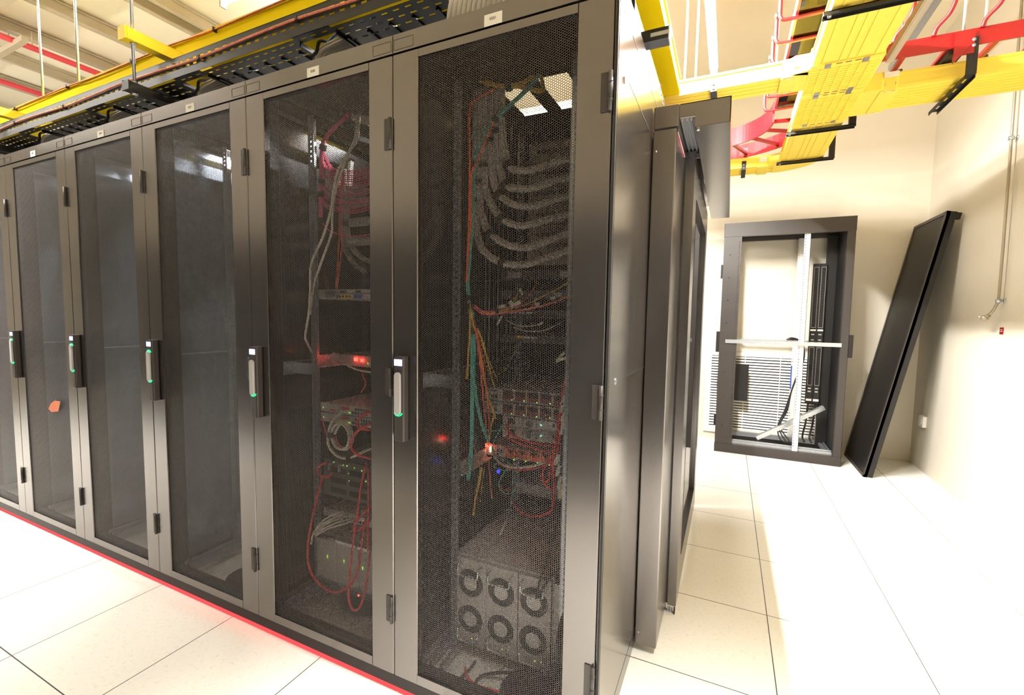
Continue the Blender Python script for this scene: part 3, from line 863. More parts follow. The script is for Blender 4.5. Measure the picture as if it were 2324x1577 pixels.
# far bend, a quarter turn
t = thing('duct_bend', 'yellow quarter bend at the far end of the ducts', 'duct fitting', (0.85, 3.5, ZD - 0.01))
poly = [(0.66, 3.44), (0.70, 3.42), (DX0 - .002, 3.34), (DX1 + 0.004, 3.34)]
for i in range(9):
    a = math.pi / 2 * i / 8
    poly.append((0.66 + (DX1 - 0.656) * math.cos(a), 3.34 + 0.345 * math.sin(a)))
poly.append((0.66, 3.685))
MB().prism(poly, ZD - 0.006, ZD + HD + 0.004).build('body', M['yellow'], t)
for xx in (0.78, 0.95):
    MB().box(xx - 0.014, xx + 0.014, 3.36, 3.40, ZD - 0.011, ZD - 0.006).build('latch', M['alu'], t)
t = thing('duct_collar', 'yellow collar just past the far bend', 'duct fitting', (0.56, 3.56, ZD - 0.01), 'yellow duct collars')
MB().bbox(0.53, 0.62, 3.437, 3.693, ZD - 0.01, ZD + HD + 0.004, 0.012).build('body', M['yellow'], t, 0.003)
MB().box(0.545, 0.605, 3.432, 3.438, ZD + 0.035, ZD + 0.07).build('label_plate', M['plate_w'], t)
# black slotted hanger brackets: L under the wide duct
for lab, yy in (('black slotted hanger bracket under the wide yellow duct at the top edge', 1.16), ('black slotted hanger bracket just past the farther tee', 2.635), ('black slotted hanger bracket next to the far bend', 3.35)):
    t = thing('hanger_bracket', lab, 'bracket', (0.88, yy, ZD - 0.03), 'black hanger brackets')
    m = MB()
    m.plate_holes(DX0 - 0.035, 1.10, yy - 0.022, yy + 0.022, ZD - 0.02, [(0.78, 0.86, yy - .005, yy + .005), (0.9, .98, yy - .005, yy + .005)], 0.004)
    for q in (-0.022, 0.019): m.box(DX0 - 0.035, 1.10, yy + q, yy + q + 0.003, ZD - 0.034, ZD - 0.016)
    m.build('foot', M['black2'], t)
    MB().bbox(1.06, 1.10, yy - 0.022, yy + 0.022, ZD - 0.02, 3.16, 0.003).build('upright', M['black2'], t)
    MB().cyl((DX0 - 0.01, yy, ZD - 0.034), (DX0 - 0.01, yy, ZD - 0.014), 0.009, 6).build('bolt', M['zinc'], t)
# bracket under the right duct
t = thing('hanger_bracket', 'black slotted hanger bracket folded under the right yellow duct', 'bracket', (1.5, 2.3, ZD - 0.03), 'black hanger brackets')
MB().box(1.475, 1.52, 2.04, 2.05, ZD - 0.03, 3.065).build('upright', M['black2'], t)
m = MB()
m.plate_holes(2.05, 2.56, 1.475, 1.52, ZD - 0.03, [(2.1, 2.16, 1.49, 1.505), (2.22, 2.28, 1.49, 1.505), (2.34, 2.4, 1.49, 1.505), (2.46, 2.52, 1.49, 1.505)], 0.004, lambda u, v, w: (v, u, w))
for q in (1.475, 1.517): m.box(q, q + 0.003, 2.05, 2.56, ZD - 0.048, ZD - 0.026)
m.build('foot', M['black2'], t)
m = MB()
for zz in (3.05, 3.02): m.cyl((1.497, 2.032, zz), (1.497, 2.042, zz), 0.009, 8)
m.each('bolt', M['zinc'], t)
MB().bbox(1.40, 1.47, 2.06, 2.44, 3.0, 3.03, 0.003).build('cross_arm', M['black2'], t)
for lab, xx, y0, y1 in (('small black strap under the lit narrow duct', 0.21, 1.728, 1.95), ('small black strap under the duct leaving the far bend', 0.42, 3.44, 3.72)):
    t = thing('duct_strap', lab, 'bracket', (xx, y0, ZD - 0.02), 'small duct straps')
    MB().box(xx - 0.018, xx + 0.018, y0, y0 + 0.005, ZD - 0.012, ZD + 0.06 if y0 > 3 else ZD + 0.045).box(xx - 0.018, xx + 0.018, y0, y1, ZD - 0.018, ZD - 0.012).build('strap', M['black2'], t)
    MB().cyl((xx, y0 - 0.004, ZD + 0.025), (xx, y0, ZD + 0.025), 0.007, 8).cyl((xx, y0 - 0.004, ZD + 0.0), (xx, y0, ZD + 0.0), 0.007, 8).each('bolt', M['zinc'], t)

# ------------------------------------------------------------------ red ladder rack over the ducts
LZ = 3.04
t = thing('ladder_rack', 'red cable ladder above the ducts with black capped retaining hoops', 'cable ladder', (0.9, 2.2, LZ))
m = MB()
for yy in (2.05, 2.5):
    m.box(1.0, XR, yy, yy + 0.012, LZ - 0.012, LZ + 0.075)
m.each('side_rail', M['redpaint'], t)
MB().box(1.415, 1.50, 2.035, 2.05, LZ - 0.06, LZ + 0.06).prism([(1.415, LZ - .06), (1.5, LZ + .0), (1.415, LZ - .1)], 2.03, 2.05, 'y').build('joint_plate', M['redpaint'], t)
m = MB()
for xx in (1.2, 1.4, 1.6, 1.8, 2.0): m.bbox(xx - 0.012, xx + 0.012, 2.06, 2.5, LZ - .01, LZ + 0.012, 0.003)
m.each('rung', M['redpaint'], t)
for xx, tp in ((1.145, .17), (1.325, .23), (1.53, .27), (1.74, .27), (1.95, .27)):
    MB().tube([(xx, 2.045, LZ + 0.07), (xx + 0.01, 2.03, LZ + 0.11), (xx + 0.045, 1.99, LZ + 0.15), (xx + 0.06, 1.965, LZ + 0.2), (xx + 0.063, 1.96, LZ + 0.25)], 0.0105, 8).build('retaining_hoop', M['redpaint'], t)
    MB().cyl((xx + 0.063, 1.96, LZ + 0.24), (xx + 0.0635, 1.96, LZ + 0.268), 0.0135, 10).build('end_cap', M['cap'], t)
    MB().cyl((xx - 0.03, 2.5, LZ + 0.06), (xx - 0.03, 2.5, LZ + 0.11), 0.0135, 10).build('end_cap', M['cap'], t)
# hoops of the leg over the wide duct
for i, yy in enumerate((1.3, 1.52, 1.75, 1.98, 2.22, 2.46, 2.7)):
    MB().tube([(0.53, yy, LZ + 0.20), (0.53, yy, LZ + 0.10), (0.535, yy, LZ + 0.07), (0.56, yy, LZ + 0.055), (0.7, yy, LZ + 0.055), (0.96, yy, LZ + 0.055)], 0.0095, 8).build('retaining_hoop', M['redpaint'], t)
    MB().cyl((0.53, yy, LZ + 0.195), (0.53, yy, LZ + 0.225), 0.012, 10).build('end_cap', M['cap'], t)
m = MB().box(0.6, 0.612, 0.9, 2.72, LZ + 0.065, LZ + 0.135).box(0.95, 0.962, 0.9, 2.72, LZ + 0.065, LZ + .135)
m.each('side_rail', M['redpaint'], t)
MB().box(0.613, 0.95, 0.9, 2.72, LZ + 0.064, LZ + 0.068).build('clear_liner', M['glass'], t)
# curved end turning toward the row
def arc_wall(cx, cy, r, t0, t1, z0, z1, th=0.012, n=24):
    vs = []; fs = []
    for i in range(n + 1):
        a = t0 + (t1 - t0) * i / n
        for rr in (r, r + th):
            for z in (z0, z1):
                vs.append((cx + rr * math.cos(a), cy + rr * math.sin(a), z))
    for i in range(n):
        a = i * 4; b = a + 4
        fs += [(a, b, b + 1, a + 1), (a + 2, a + 3, b + 3, b + 2), (a + 1, b + 1, b + 3, a + 3), (a, a + 2, b + 2, b)]
    fs += [(0, 1, 3, 2), (4 * n, 4 * n + 2, 4 * n + 3, 4 * n + 1)]
    return vs, fs
m = MB(); m.add(*arc_wall(0.14, 2.72, 0.45, 0, math.pi / 2, LZ - .03, LZ + 0.12))
m.box(-0.6, 0.14, 3.17, 3.182, LZ - .03, LZ + 0.12)
m.build('inner_curve', M['redpaint'], t)
m = MB(); m.add(*arc_wall(0.14, 2.72, 0.82, 0, math.pi / 2, LZ - .03, LZ + 0.09))
m.box(-0.6, 0.14, 3.54, 3.552, LZ - .03, LZ + 0.09)
m.build('outer_curve', M['redpaint'], t)
m = MB()
for a in (0.15, 0.5, 0.85, 1.2, 1.5):
    m.bar((0.14 + 0.46 * math.cos(a), 2.72 + 0.46 * math.sin(a), LZ), (0.14 + 0.82 * math.cos(a), 2.72 + 0.82 * math.sin(a), LZ), 0.022, 0.022)
m.each('rung', M['redpaint'], t)
MB().box(0.38, 0.45, 3.48, 3.5, LZ - 0.1, LZ + 0.05).build('joint_plate', M['redpaint'], t)
MB().box(0.405, 0.435, 3.47, 3.485, ZD + 0.09, LZ - 0.09).build('drop_strap', M['black2'], t)
# grey steel channel beside the wide duct and rods of the ladder
t = thing('steel_channel', 'dark grey steel channel along the right side of the wide yellow duct', 'strut', (1.1, 1.4, 3.0))
MB().box(1.105, 1.14, -0.2, 2.0, 2.99, 3.035).box(1.112, 1.133, -0.2, 2.0, 2.988, 2.991).build('channel', M['beam'], t)
t = thing('steel_channel', 'short zinc channel hanging under the ceiling behind the red hoops', 'strut', (1.5, 2.3, 3.4))
MB().box(1.48, 1.53, 2.2, 3.6, 3.62, 3.66).box(1.49, 1.52, 2.2, 3.6, 3.618, 3.621).build('channel', M['zinc'], t)
m = MB()
for yy in (2.5, 3.4): m.cyl((1.505, yy, 3.66), (1.505, yy, ZC), 0.006, 8)
m.each('hanger', M['zinc'], t)
rods = ((0.03, 1.84, 2.992, 'white lit hanger rod on the narrow duct nearest the cabinet row'), (0.095, 1.84, 2.992, 'white lit hanger rod on the narrow duct, second from the row'), (0.555, 2.02, 3.1, 'thin hanger rod beside the red hoops'), (1.47, 2.1, 3.1, 'thin hanger rod at the red joint plate'), (1.56, 2.1, 3.1, 'hanger rod right of the red joint plate'))
for xx, yy, zz, lab in rods:
    t = thing('hanger_rod', lab, 'rod', (xx, yy, zz), 'threaded hanger rods')
    MB().cyl((xx, yy, zz), (xx, yy, ZC), 0.007, 10).build('rod', M['zincw'], t)
    MB().cyl((xx, yy, zz), (xx, yy, zz + 0.012), 0.013, 6).build('nut', M['zinc'], t)

# ------------------------------------------------------------------ sprinkler pipes far left, grey air duct
for i, (xx, zz) in enumerate(((-6.15, 4.13), (-7.35, 4.1))):
    t = thing('sprinkler_pipe', ['red sprinkler pipe under the ceiling, nearer of two', 'red sprinkler pipe under the ceiling, farther of two'][i], 'pipe', (xx, 1, zz), 'red sprinkler pipes')
    MB().cyl((xx, YF + .05, zz), (xx, YB - .05, zz), 0.028, 14).build('pipe', M['redpipe'], t)
    m = MB()
    for yy in (0.9, 2.0): m.cyl((xx, yy, zz + 0.02), (xx, yy, ZC - 0.1), 0.006, 8)
    m.each('hanger', M['beam'], t)
t = thing('steel_channel', 'short grey strut hanging under the ceiling at the top left', 'strut', (-6.2, 0.78, 4.07))
MB().bar((-6.9, 0.79, 4.1), (-5.93, 0.773, 4.1), 0.05, 0.05).build('channel', M['beam'], t)
MB().cyl((-6.3, 0.78, 4.1), (-6.3, 0.78, ZC - 0.02), 0.006, 8).build('hanger', M['beam'], t)
t = thing('air_duct', 'dark grey round air duct high at the far left', 'duct', (-9.1, 1, 3.9))
MB().cyl((-9.1, YF + .05, 4.05), (-9.1, YB - .05, 4.05), 0.16, 20).build('pipe', M['beam'], t)
m = MB()
for yy in (0.5, 2.0): m.cyl((-9.1, yy, 4.2), (-9.1, yy, ZC), 0.006, 8)
m.each('hanger', M['beam'], t)
# ------------------------------------------------------------------ sliding door of the enclosed aisle at the row end
t = thing('door_post', 'tall flat black post standing against the side of the end cabinet', 'post', (0.08, 0.65, 0.0))
MB().bbox(0.0345, 0.128, 0.635, 1.28, 0.045, 2.285, 0.003).build('post', M['black'], t, 0.002)
MB().bbox(0.036, 0.134, 0.632, 0.70, 2.29, 2.378, 0.003).build('cap_box', M['black'], t, 0.002)
m = MB()
for z in (0.1, 2.2): m.cyl((0.05, 0.632, z), (0.05, 0.636, z), 0.004, 8)
m.each('screw', M['zinc'], t)
t = thing('door_header', 'black box header over the sliding door with its open underside toward the viewer', 'door header', (0.23, 1.6, 2.28))
m = MB()
m.plate_holes(0.137, 0.326, 2.279, 2.376, 0.635, [(0.137, 0.197, 2.279, 2.325)], 0.003, lambda u, v, w: (u, w, v))
m.box(0.323, 0.326, 0.635, 2.52, 2.279, 2.376); m.box(0.137, 0.326, 0.635, 2.52, 2.373, 2.376); m.box(0.134, 0.137, 0.64, 2.52, 2.27, 2.376); m.box(0.137, 0.2, 1.03, 1.04, 2.279, 2.33)
m.box(0.199, 0.326, 0.636, 2.52, 2.276, 2.279); m.box(0.197, 0.2, 0.638, 2.52, 2.279, 2.34)
m.build('cover', M['black'], t)
m = MB().box(0.139, 0.197, 0.637, 1.02, 2.318, 2.324)
for xx in (0.145, 0.162, 0.179): m.box(xx, xx + 0.006, 0.64, 1.02, 2.306, 2.318)
m.build('track', M['alu'], t)
MB().cyl((0.207, 0.66, 2.270), (0.207, 0.66, 2.277), 0.006, 10).build('screw', M['plate_w'], t)
m = MB()
for yy in (1.45, 1.5, 1.72, 1.77, 1.95, 2.2): m.box(0.194, 0.199, yy, yy + 0.025, 2.282, 2.292)
m.each('track_clip', M['plate_w'], t)
# door leaf: frame with a tall glass window and bottom guide
t = thing('sliding_door', 'black framed sliding glass door hanging under the header, seen edge on', 'door', (0.15, 1.7, 0.03))
ya, yb = 1.0, 2.45
m = MB()
m.box(0.135, 0.176, ya, ya + 0.2, 0.04, 2.30); m.box(0.135, 0.176, yb - 0.2, yb, 0.04, 2.30)
m.box(0.135, 0.176, ya + 0.2, yb - 0.2, 0.04, 0.22); m.box(0.135, 0.176, ya + 0.2, yb - 0.2, 2.12, 2.30)
m.build('leaf', M['black'], t)
m = MB()
for yy in (ya + 0.2, yb - 0.206): m.box(0.1765, 0.178, yy, yy + 0.006, 0.22, 2.12)
for z in (0.22, 2.115): m.box(0.1765, 0.178, ya + 0.2, yb - 0.2, z, z + 0.005)
m.build('window_gasket', M['gasket'], t)
MB().box(0.152, 0.158, ya + 0.2, yb - 0.2, 0.22, 2.12).build('window_glass', M['glass'], t)
m = MB().box(0.112, 0.128, ya - 0.004, ya + 0.02, 0.02, 0.1).box(0.128, 0.135, ya, ya + .02, 0.02, 2.28)
m.build('edge_gasket', M['gasket'], t)
MB().box(0.118, 0.127, ya, ya + 0.012, 0.12, 2.28).build('edge_profile', M['alu'], t)
m = MB().box(0.134, 0.173, ya - 0.002, ya + 0.3, 0.032, 0.04)
for xx in (0.139, 0.15, 0.163): m.box(xx, xx + 0.003, ya - 0.006, ya + 0.3, 0.016, 0.034)
m.box(0.117, 0.135, ya - 0.004, ya + 0.3, 0.022, 0.05)
m.build('bottom_guide', M['chrome'], t)
MB().box(0.168, 0.173, ya - 0.008, ya + 0.02, 0.0, 0.035).build('guide_pin', M['cap'], t)

# ------------------------------------------------------------------ open cabinet frame by the back wall
ox0, ox1, oy0, oy1, oz = 0.275, 1.465, 4.235, 4.79, 2.545
t = thing('open_cabinet', 'open black cabinet frame without doors in front of the back wall', 'cabinet', ((ox0 + ox1) / 2, (oy0 + oy1) / 2, 0))
for ya, yb in ((oy0, oy0 + 0.05), (oy1 - 0.05, oy1)):
    near = ya < 4.4
    m = MB()
    hs = []; z = 0.15
    while z < 2.35:
        hs.append((0.425, 0.432, z, z + 0.008)); z += 0.026
    for q in (0.3, 0.62, 0.9, 1.1, 1.45, 1.7, 1.95, 2.2): hs.append((0.335, 0.345, q, q + 0.01))
    m.plate_holes(ox0 + 0.0, 0.45, 0.08, 2.5, ya, hs, 0.02, lambda u, v, w: (u, w, v))
    m.box(ox0, ox0 + 0.03, ya + .021, yb, 0.0, 2.5)
    m.build('post', M['black3'], t)
    MB().bbox(1.395, ox1, ya, yb, 0.0, 2.5, 0.004).build('post', M['black3'], t)
    MB().bbox(ox0 - .002, ox1 + .002, ya - .004, yb + .004, 2.40 if near else 2.42, oz, 0.004).build('top_beam', M['black3'], t)
    MB().bbox(ox0 - .002, ox1 + .002, ya - .004, yb + .004, 0.0, 0.095, 0.004).build('bottom_beam', M['black3'], t)
m = MB()
for xa, xb in ((ox0, ox0 + 0.06), (1.40, ox1)):
    m.box(xa, xb, oy0 + .05, oy1 - .05, 2.42, oz); m.box(xa, xb, oy0 + .05, oy1 - .05, 0, 0.095)
m.build('side_beam', M['black3'], t)
m = MB(); m.plate_holes(ox0 + 0.02, ox1 - 0.02, oy0 + 0.03, oy1 - 0.03, 2.46, [(0.58, 0.95, 4.4, 4.5), (1.15, 1.3, 4.4, 4.5)], 0.004)
m.build('roof', M['black2'], t)
m = MB()
hs = []; z = 0.15
while z < 2.4:
    hs.append((1.04, 1.048, z, z + 0.012)); z += 0.03
for yy in (4.262, 4.72):
    m = MB(); m.plate_holes(1.033, 1.055, 0.1, 2.42, yy, hs, 0.003, lambda u, v, w: (u, w, v)); m.box(1.055, 1.09, yy, yy + 0.004, 0.1, 2.42).box(1.086, 1.09, yy, yy + .04, .1, 2.42)
    m.build('mounting_rail', M['zincw'], t)
MB().box(0.335, 1.405, oy0 - 0.012, oy0 - 0.004, 1.235, 1.275).box(0.335, 1.405, oy0 - 0.004, oy0 + 0.0, 1.27, 1.275).box(0.45, 1.395, oy1 - 0.09, oy1 - 0.08, 1.24, 1.27).build('cross_rail', M['zinc'], t)
m = MB().box(0.45, 1.395, oy0 + 0.05, oy0 + 0.08, 0.095, 0.125).box(0.45, 1.395, oy1 - 0.1, oy1 - 0.06, 0.1, 0.15).box(0.45, 1.395, oy0 + .085, oy0 + .1, .095, .14).box(1.33, 1.36, oy0 + .1, oy1 - .1, .1, .13).box(1.37, 1.385, oy0 + .1, oy1 - .1, .1, .14)
m.build('floor_rails', M['zinc'], t)
MB().box(1.30, 1.395, 4.66, 4.70, 0.1, 2.42).box(1.395, 1.40, 4.3, 4.7, 0.1, 2.42).build('rear_panel', M['black2'], t)
for xx, za, zb, w in ((ox0 - 0.02, 1.95, 2.1, .012), (ox0 - 0.035, 1.13, 1.36, .03), (ox0 - 0.02, .3, .42, .012), (ox1, 1.13, 1.36, .03)):
    MB().bbox(xx, xx + w + .008, oy0 + 0.005, oy0 + 0.045, za, zb, 0.003).build('hinge' if w < .02 else 'latch', M['black2'], t)
# power strips inside
for i, xx in enumerate((1.205, 1.272)):
    t = thing('power_strip', ['tall black power strip hanging inside the open cabinet, left of two', 'tall black power strip hanging inside the open cabinet, right of two'][i], 'power strip', (xx, 4.62, 0.56), 'black power strips')
    MB().bbox(xx - 0.03, xx + 0.03, 4.6, 4.65, 0.58, 2.12, 0.004).build('body', M['black2'], t)
    m = MB()
    for a, b in ((1.42, 2.08), (0.78, 1.2)):
        for q in (-.022, .02): m.box(xx + q, xx + q + 0.002, 4.598, 4.6, a, b)
        m.box(xx - .022, xx + .022, 4.598, 4.6, a, a + .003); m.box(xx - .022, xx + .022, 4.598, 4.6, b, b + .003)
    m.build('outlet_border', M['boxgrey'], t)
    m = MB()
    z = 0.8
    while z < 1.19:
        m.box(xx - 0.01, xx + 0.01, 4.597, 4.6, z, z + 0.018); z += 0.033
    z = 1.45
    while z < 2.07:
        m.box(xx - 0.01, xx + 0.01, 4.597, 4.6, z, z + 0.018); z += 0.033
    m.each('outlet', M['hole'], t)
    MB().box(xx - 0.026, xx + 0.026, 4.597, 4.6, 1.385, 1.402).box(xx - 0.026, xx + 0.026, 4.597, 4.6, 0.605, 0.628).each('label_strip', M['plate_w'], t)
    m = MB()
    for q in (0.705, 0.74, 1.22, 1.25, 1.28, 1.34): m.box(xx - 0.014, xx + 0.014, 4.597, 4.6, q, q + 0.012)
    m.build('display', M['alu'], t)
    MB().tube([(xx, 4.62, 0.58), (xx - 0.005, 4.61, 0.5), (xx - 0.015, 4.6, 0.35), (xx - 0.04, 4.58, 0.2), (xx - 0.03, 4.5, 0.16)], 0.0095, 8).build('power_cord', M['c_black'], t)
t = thing('metal_bar', 'loose zinc bar leaning diagonally inside the open cabinet', 'bar', (0.9, 4.45, 0.15))
MB().bar((0.70, 4.40, 0.165), (1.335, 4.50, 0.56), 0.05, 0.045).build('bar', M['zinc'], t)
t = thing('cable_bundle', 'black cord looping over the crossbar of the open cabinet', 'cord', (1.0, 4.4, 0.15))
m = MB()
for q in range(3):
    m.tube([(0.93 + .01 * q, 4.32, 1.29), (0.98, 4.33, 1.31 - .01 * q), (1.06 + .008 * q, 4.36, 1.27), (1.09 + .01 * q, 4.38, 1.1), (1.06, 4.42, 0.9), (1.02, 4.45, 0.72), (0.97 + .012 * q, 4.47, 0.5), (0.91 + .01 * q, 4.45, 0.32), (0.93 + .04 * q, 4.4, 0.19), (1.0 + .02 * q, 4.38, 0.15)], 0.0075, 7)
m.build('cord', M['c_black'], t)
MB().box(1.0, 1.012, 4.44, 4.452, 0.74, 1.0).build('blue_tag', M['blue_p'], t)
tag(single('dark_panel', MB().bbox(0.42, 0.60, 4.66, 4.675, 0.53, 0.97, .002), M['black2'], 'x', 'panel'), 'small dark panel standing behind the left post of the open cabinet', 'panel')

# ------------------------------------------------------------------ wall grille
t = thing('wall_grille', 'large white louvred grille low on the back wall behind the open cabinet', 'grille', (0.75, 4.8, 0.09))
m = MB(); m.plate_holes(0.13, 1.36, 0.09, 1.10, 4.80, [(0.19, 1.31, 0.15, 1.05)], 0.018, lambda u, v, w: (u, w, v)); m.build('frame', M['ventw'], t)
m = MB(); z = 0.16
while z < 1.04:
    m.bar((0.19, 4.806, z), (1.31, 4.806, z), 0.004, 0.021, (0, 0.5, 1)); z += 0.0335
m.box(0.56, 0.566, 4.80, 4.81, .15, 1.05).box(0.93, 0.936, 4.80, 4.81, .15, 1.05)
m.build('slats', M['ventw'], t)
MB().box(0.19, 1.31, 4.815, 4.819, 0.15, 1.05).build('backing', M['hole'], t)

# ------------------------------------------------------------------ cabinet door leaning against the right wall
t = thing('loose_panel', 'black cabinet side panel leaning in the corner against the right wall', 'panel', (1.63, 4.38, 0.0))
A = Vector((1.600, 0, 0.0)); B = Vector((2.062, 0, 2.492))
dd = (B - A).normalized(); nn = Vector((dd.z, 0, -dd.x))          # toward the wall
def lean(u, v, w):                                                # u along the slope, v along y, w thickness
    p = A + dd * u + nn * w
    return (p.x, v, p.z)
L = (B - A).length
def lbox(m, u0, u1, v0, v1, w0, w1):
    vs = [lean(u, v, w) for w in (w0, w1) for (u, v) in ((u0, v0), (u1, v0), (u1, v1), (u0, v1))]
    return m.add(vs, [(3, 2, 1, 0), (4, 5, 6, 7), (0, 1, 5, 4), (1, 2, 6, 5), (2, 3, 7, 6), (3, 0, 4, 7)])
lo = 0.03
m = MB(); lbox(m, 0.0, L, 3.98, 4.775, 0.006, 0.03); m.build('sheet', M['black2'], t)
m = MB()
for a, b, c, dd2 in ((0, 0.03, 3.98, 4.775), (L - 0.03, L, 3.98, 4.775), (0, L, 3.98, 4.01), (0, L, 4.745, 4.775)):
    lbox(m, a, b, c, dd2, 0.0, 0.03)
m.build('rim', M['black3'], t)
m = MB(); lbox(m, 0.012, L, 3.985, 4.02, 0.031, 0.075); lbox(m, 0.012, L, 4.735, 4.77, 0.031, 0.075)
m.each('stiffener', M['black2'], t)
m = MB(); lbox(m, L - 0.06, L - 0.004, 3.99, 4.03, 0.075, 0.11)
m.build('bracket', M['black2'], t)

# ------------------------------------------------------------------ things on the right wall
t = thing('wall_conduit', 'thin metal conduit running down the right wall to a small box', 'conduit', (2.16, 3.24, 1.5))
MB().tube([(2.155, 3.30, ZC), (2.155, 3.26, 3.2), (2.155, 3.235, 2.4), (2.155, 3.222, 1.72), (2.15, 3.222, 1.66), (2.135, 3.236, 1.60), (2.118, 3.256, 1.562)], 0.009, 8).build('pipe', M['brass'], t)
for z, yy in ((2.85, 3.25), (1.672, 3.222)):
    MB().cyl((2.155, yy, z - 0.012), (2.155, yy, z + 0.012), 0.017, 12).cyl((2.155, yy, z), (2.19, yy, z), 0.004, 8).cyl((2.184, yy, z), (2.19, yy, z), 0.016, 10).build('pipe_clamp', M['zinc'], t)
m = MB().ball((2.105, 3.272, 1.545), 0.026, 12, (1, 1, .8)); m.cyl((2.12, 3.25, 1.565), (2.105, 3.275, 1.535), 0.014, 10); m.build('end_box', M['brass'], t)
MB().ball((2.092, 3.30, 1.552), 0.02, 10, (1, 1, .5)).build('lid', M['chrome'], t)
t = thing('red_sticker', 'small square red sticker with pale marks on the right wall', 'sticker', (2.188, 3.225, 1.425))
MB().box(2.187, 2.1905, 3.200, 3.250, 1.425, 1.475).build('sheet', M['redpaint'], t)
MB().box(2.1862, 2.187, 3.207, 3.243, 1.445, 1.4485).box(2.1862, 2.187, 3.215, 3.236, 1.457, 1.461).build('print', M['plate_w'], t)
t = thing('wall_outlet', 'small cream socket box low on the right wall', 'outlet', (2.17, 4.5, 0.47))
MB().bbox(2.155, 2.19, 4.44, 4.56, 0.45, 0.56, 0.006).build('body', M['plate_w'], t, .003)
MB().box(2.152, 2.155, 4.47, 4.53, 0.48, 0.53).build('cover', M['ventw'], t)
# ------------------------------------------------------------------ equipment helpers
def unit(name, label, cat, x0, x1, yf, dep, z0, z1, m, front=None, group=None, ears=True):
    """a rack device: body, front plate with ears"""
    t = thing(name, label, cat, ((x0 + x1) / 2, yf + dep / 2, z0), group)
    MB().bbox(x0, x1, yf, yf + dep, z0, z1, 0.002).build('body', M[m], t)
    f = MB()
    e = 0.022 if ears else 0.0
    f.box(x0 - e, x1 + e, yf - 0.003, yf, z0, z1)
    f.build('front_plate', M[front or m], t)
    return t
def fbox(t, name, m, yf, boxes, d=0.003):
    b = MB()
    for (a, bb, c, dd) in boxes:
        b.box(a, bb, yf - 0.003 - d, yf - 0.003, c, dd)
    if name in ('status_light', 'badge', 'white_sticker', 'blue_port', 'red_badge', 'socket', 'red_plug', 'screw'):
        return b.each(name, M[m], t)
    return b.build(name, M[m], t)

# ================================================================== cabinet tagged 0201
# --- big power chassis with six fans
cx0, cx1, cy, cz0, cz1 = -0.636, -0.2, 0.20, 0.128, 0.515
t = thing('fan_chassis', 'large grey chassis with six round fans and wire handles in the end cabinet', 'chassis', ((cx0 + cx1) / 2, cy + 0.3, cz0))
MB().bbox(cx0, cx1, cy + 0.002, cy + 0.62, cz0, cz1, 0.003).build('body', M['boxgrey'], t)
MB().box(cx1, cx1 + 0.028, cy - 0.002, cy + 0.002, cz0, cz1 - 0.02).box(cx0 - 0.022, cx0, cy - 0.002, cy + 0.002, cz0, cz1).build('ear', M['boxgrey'], t)
w = (cx1 - cx0 - 0.012) / 3
for i in range(3):
    xa = cx0 + 0.006 + i * w
    md = MB().bbox(xa + 0.002, xa + w - 0.002, cy - 0.012, cy + 0.002, cz0 + 0.008, cz1 - 0.012, 0.002).build('fan_module', M['boxgrey'], t)
    for zc, up in ((0.405, 1), (0.25, -1)):
        c = (xa + w / 2 - 0.002, cy - 0.0125, zc)
        g = MB()
        for rr in (0.034, 0.0395, 0.045, 0.0505, 0.056):
            g.ring(c, (0, -1, 0), rr - 0.0021, rr + 0.0017, 30, 0.0012)
        g.build('fan_grille', M['hole'], md)
        MB().ring(c, (0, -1, 0), 0.001, 0.031, 24, 0.003).build('fan_hub', M['boxsilver'], md)
        zh = zc + (0.05 if up > 0 else -0.072)
        xh0, xh1 = c[0] - 0.047, c[0] + 0.047
        MB().tube([(xh0, cy - 0.012, zh + 0.028), (xh0, cy - 0.034, zh + 0.028), (xh0, cy - 0.038, zh + 0.02), (xh0, cy - 0.038, zh - 0.006), (xh0 + 0.008, cy - 0.038, zh - 0.012), (xh1 - 0.008, cy - 0.038, zh - 0.012), (xh1, cy - 0.038, zh - 0.006), (xh1, cy - 0.038, zh + 0.02), (xh1, cy - 0.034, zh + 0.028), (xh1, cy - 0.012, zh + 0.028)], 0.0042, 8, False).build('wire_handle', M['chrome'], md)
    MB().box(xa + 0.075, xa + 0.08, cy - 0.014, cy - 0.012, cz0 + 0.038, cz0 + 0.042).build('status_light', M['dot_green'], md)
    MB().box(xa + 0.05, xa + 0.083, cy - 0.0135, cy - 0.012, cz0 + 0.013, cz0 + 0.02).build('name_strip', M['boxsilver'], md)
# --- 1U box standing further back
t = unit('network_switch', 'plain grey one-unit box with a round red cord on it, above the fan chassis', 'switch', -0.55, -0.16, 0.6, 0.4, 0.648, 0.70, 'boxgrey')
fbox(t, 'vent_panel', 'boxsilver', 0.6, [(-0.47 + i * .012, -0.464 + i * .012, .655, .693) for i in range(5)])
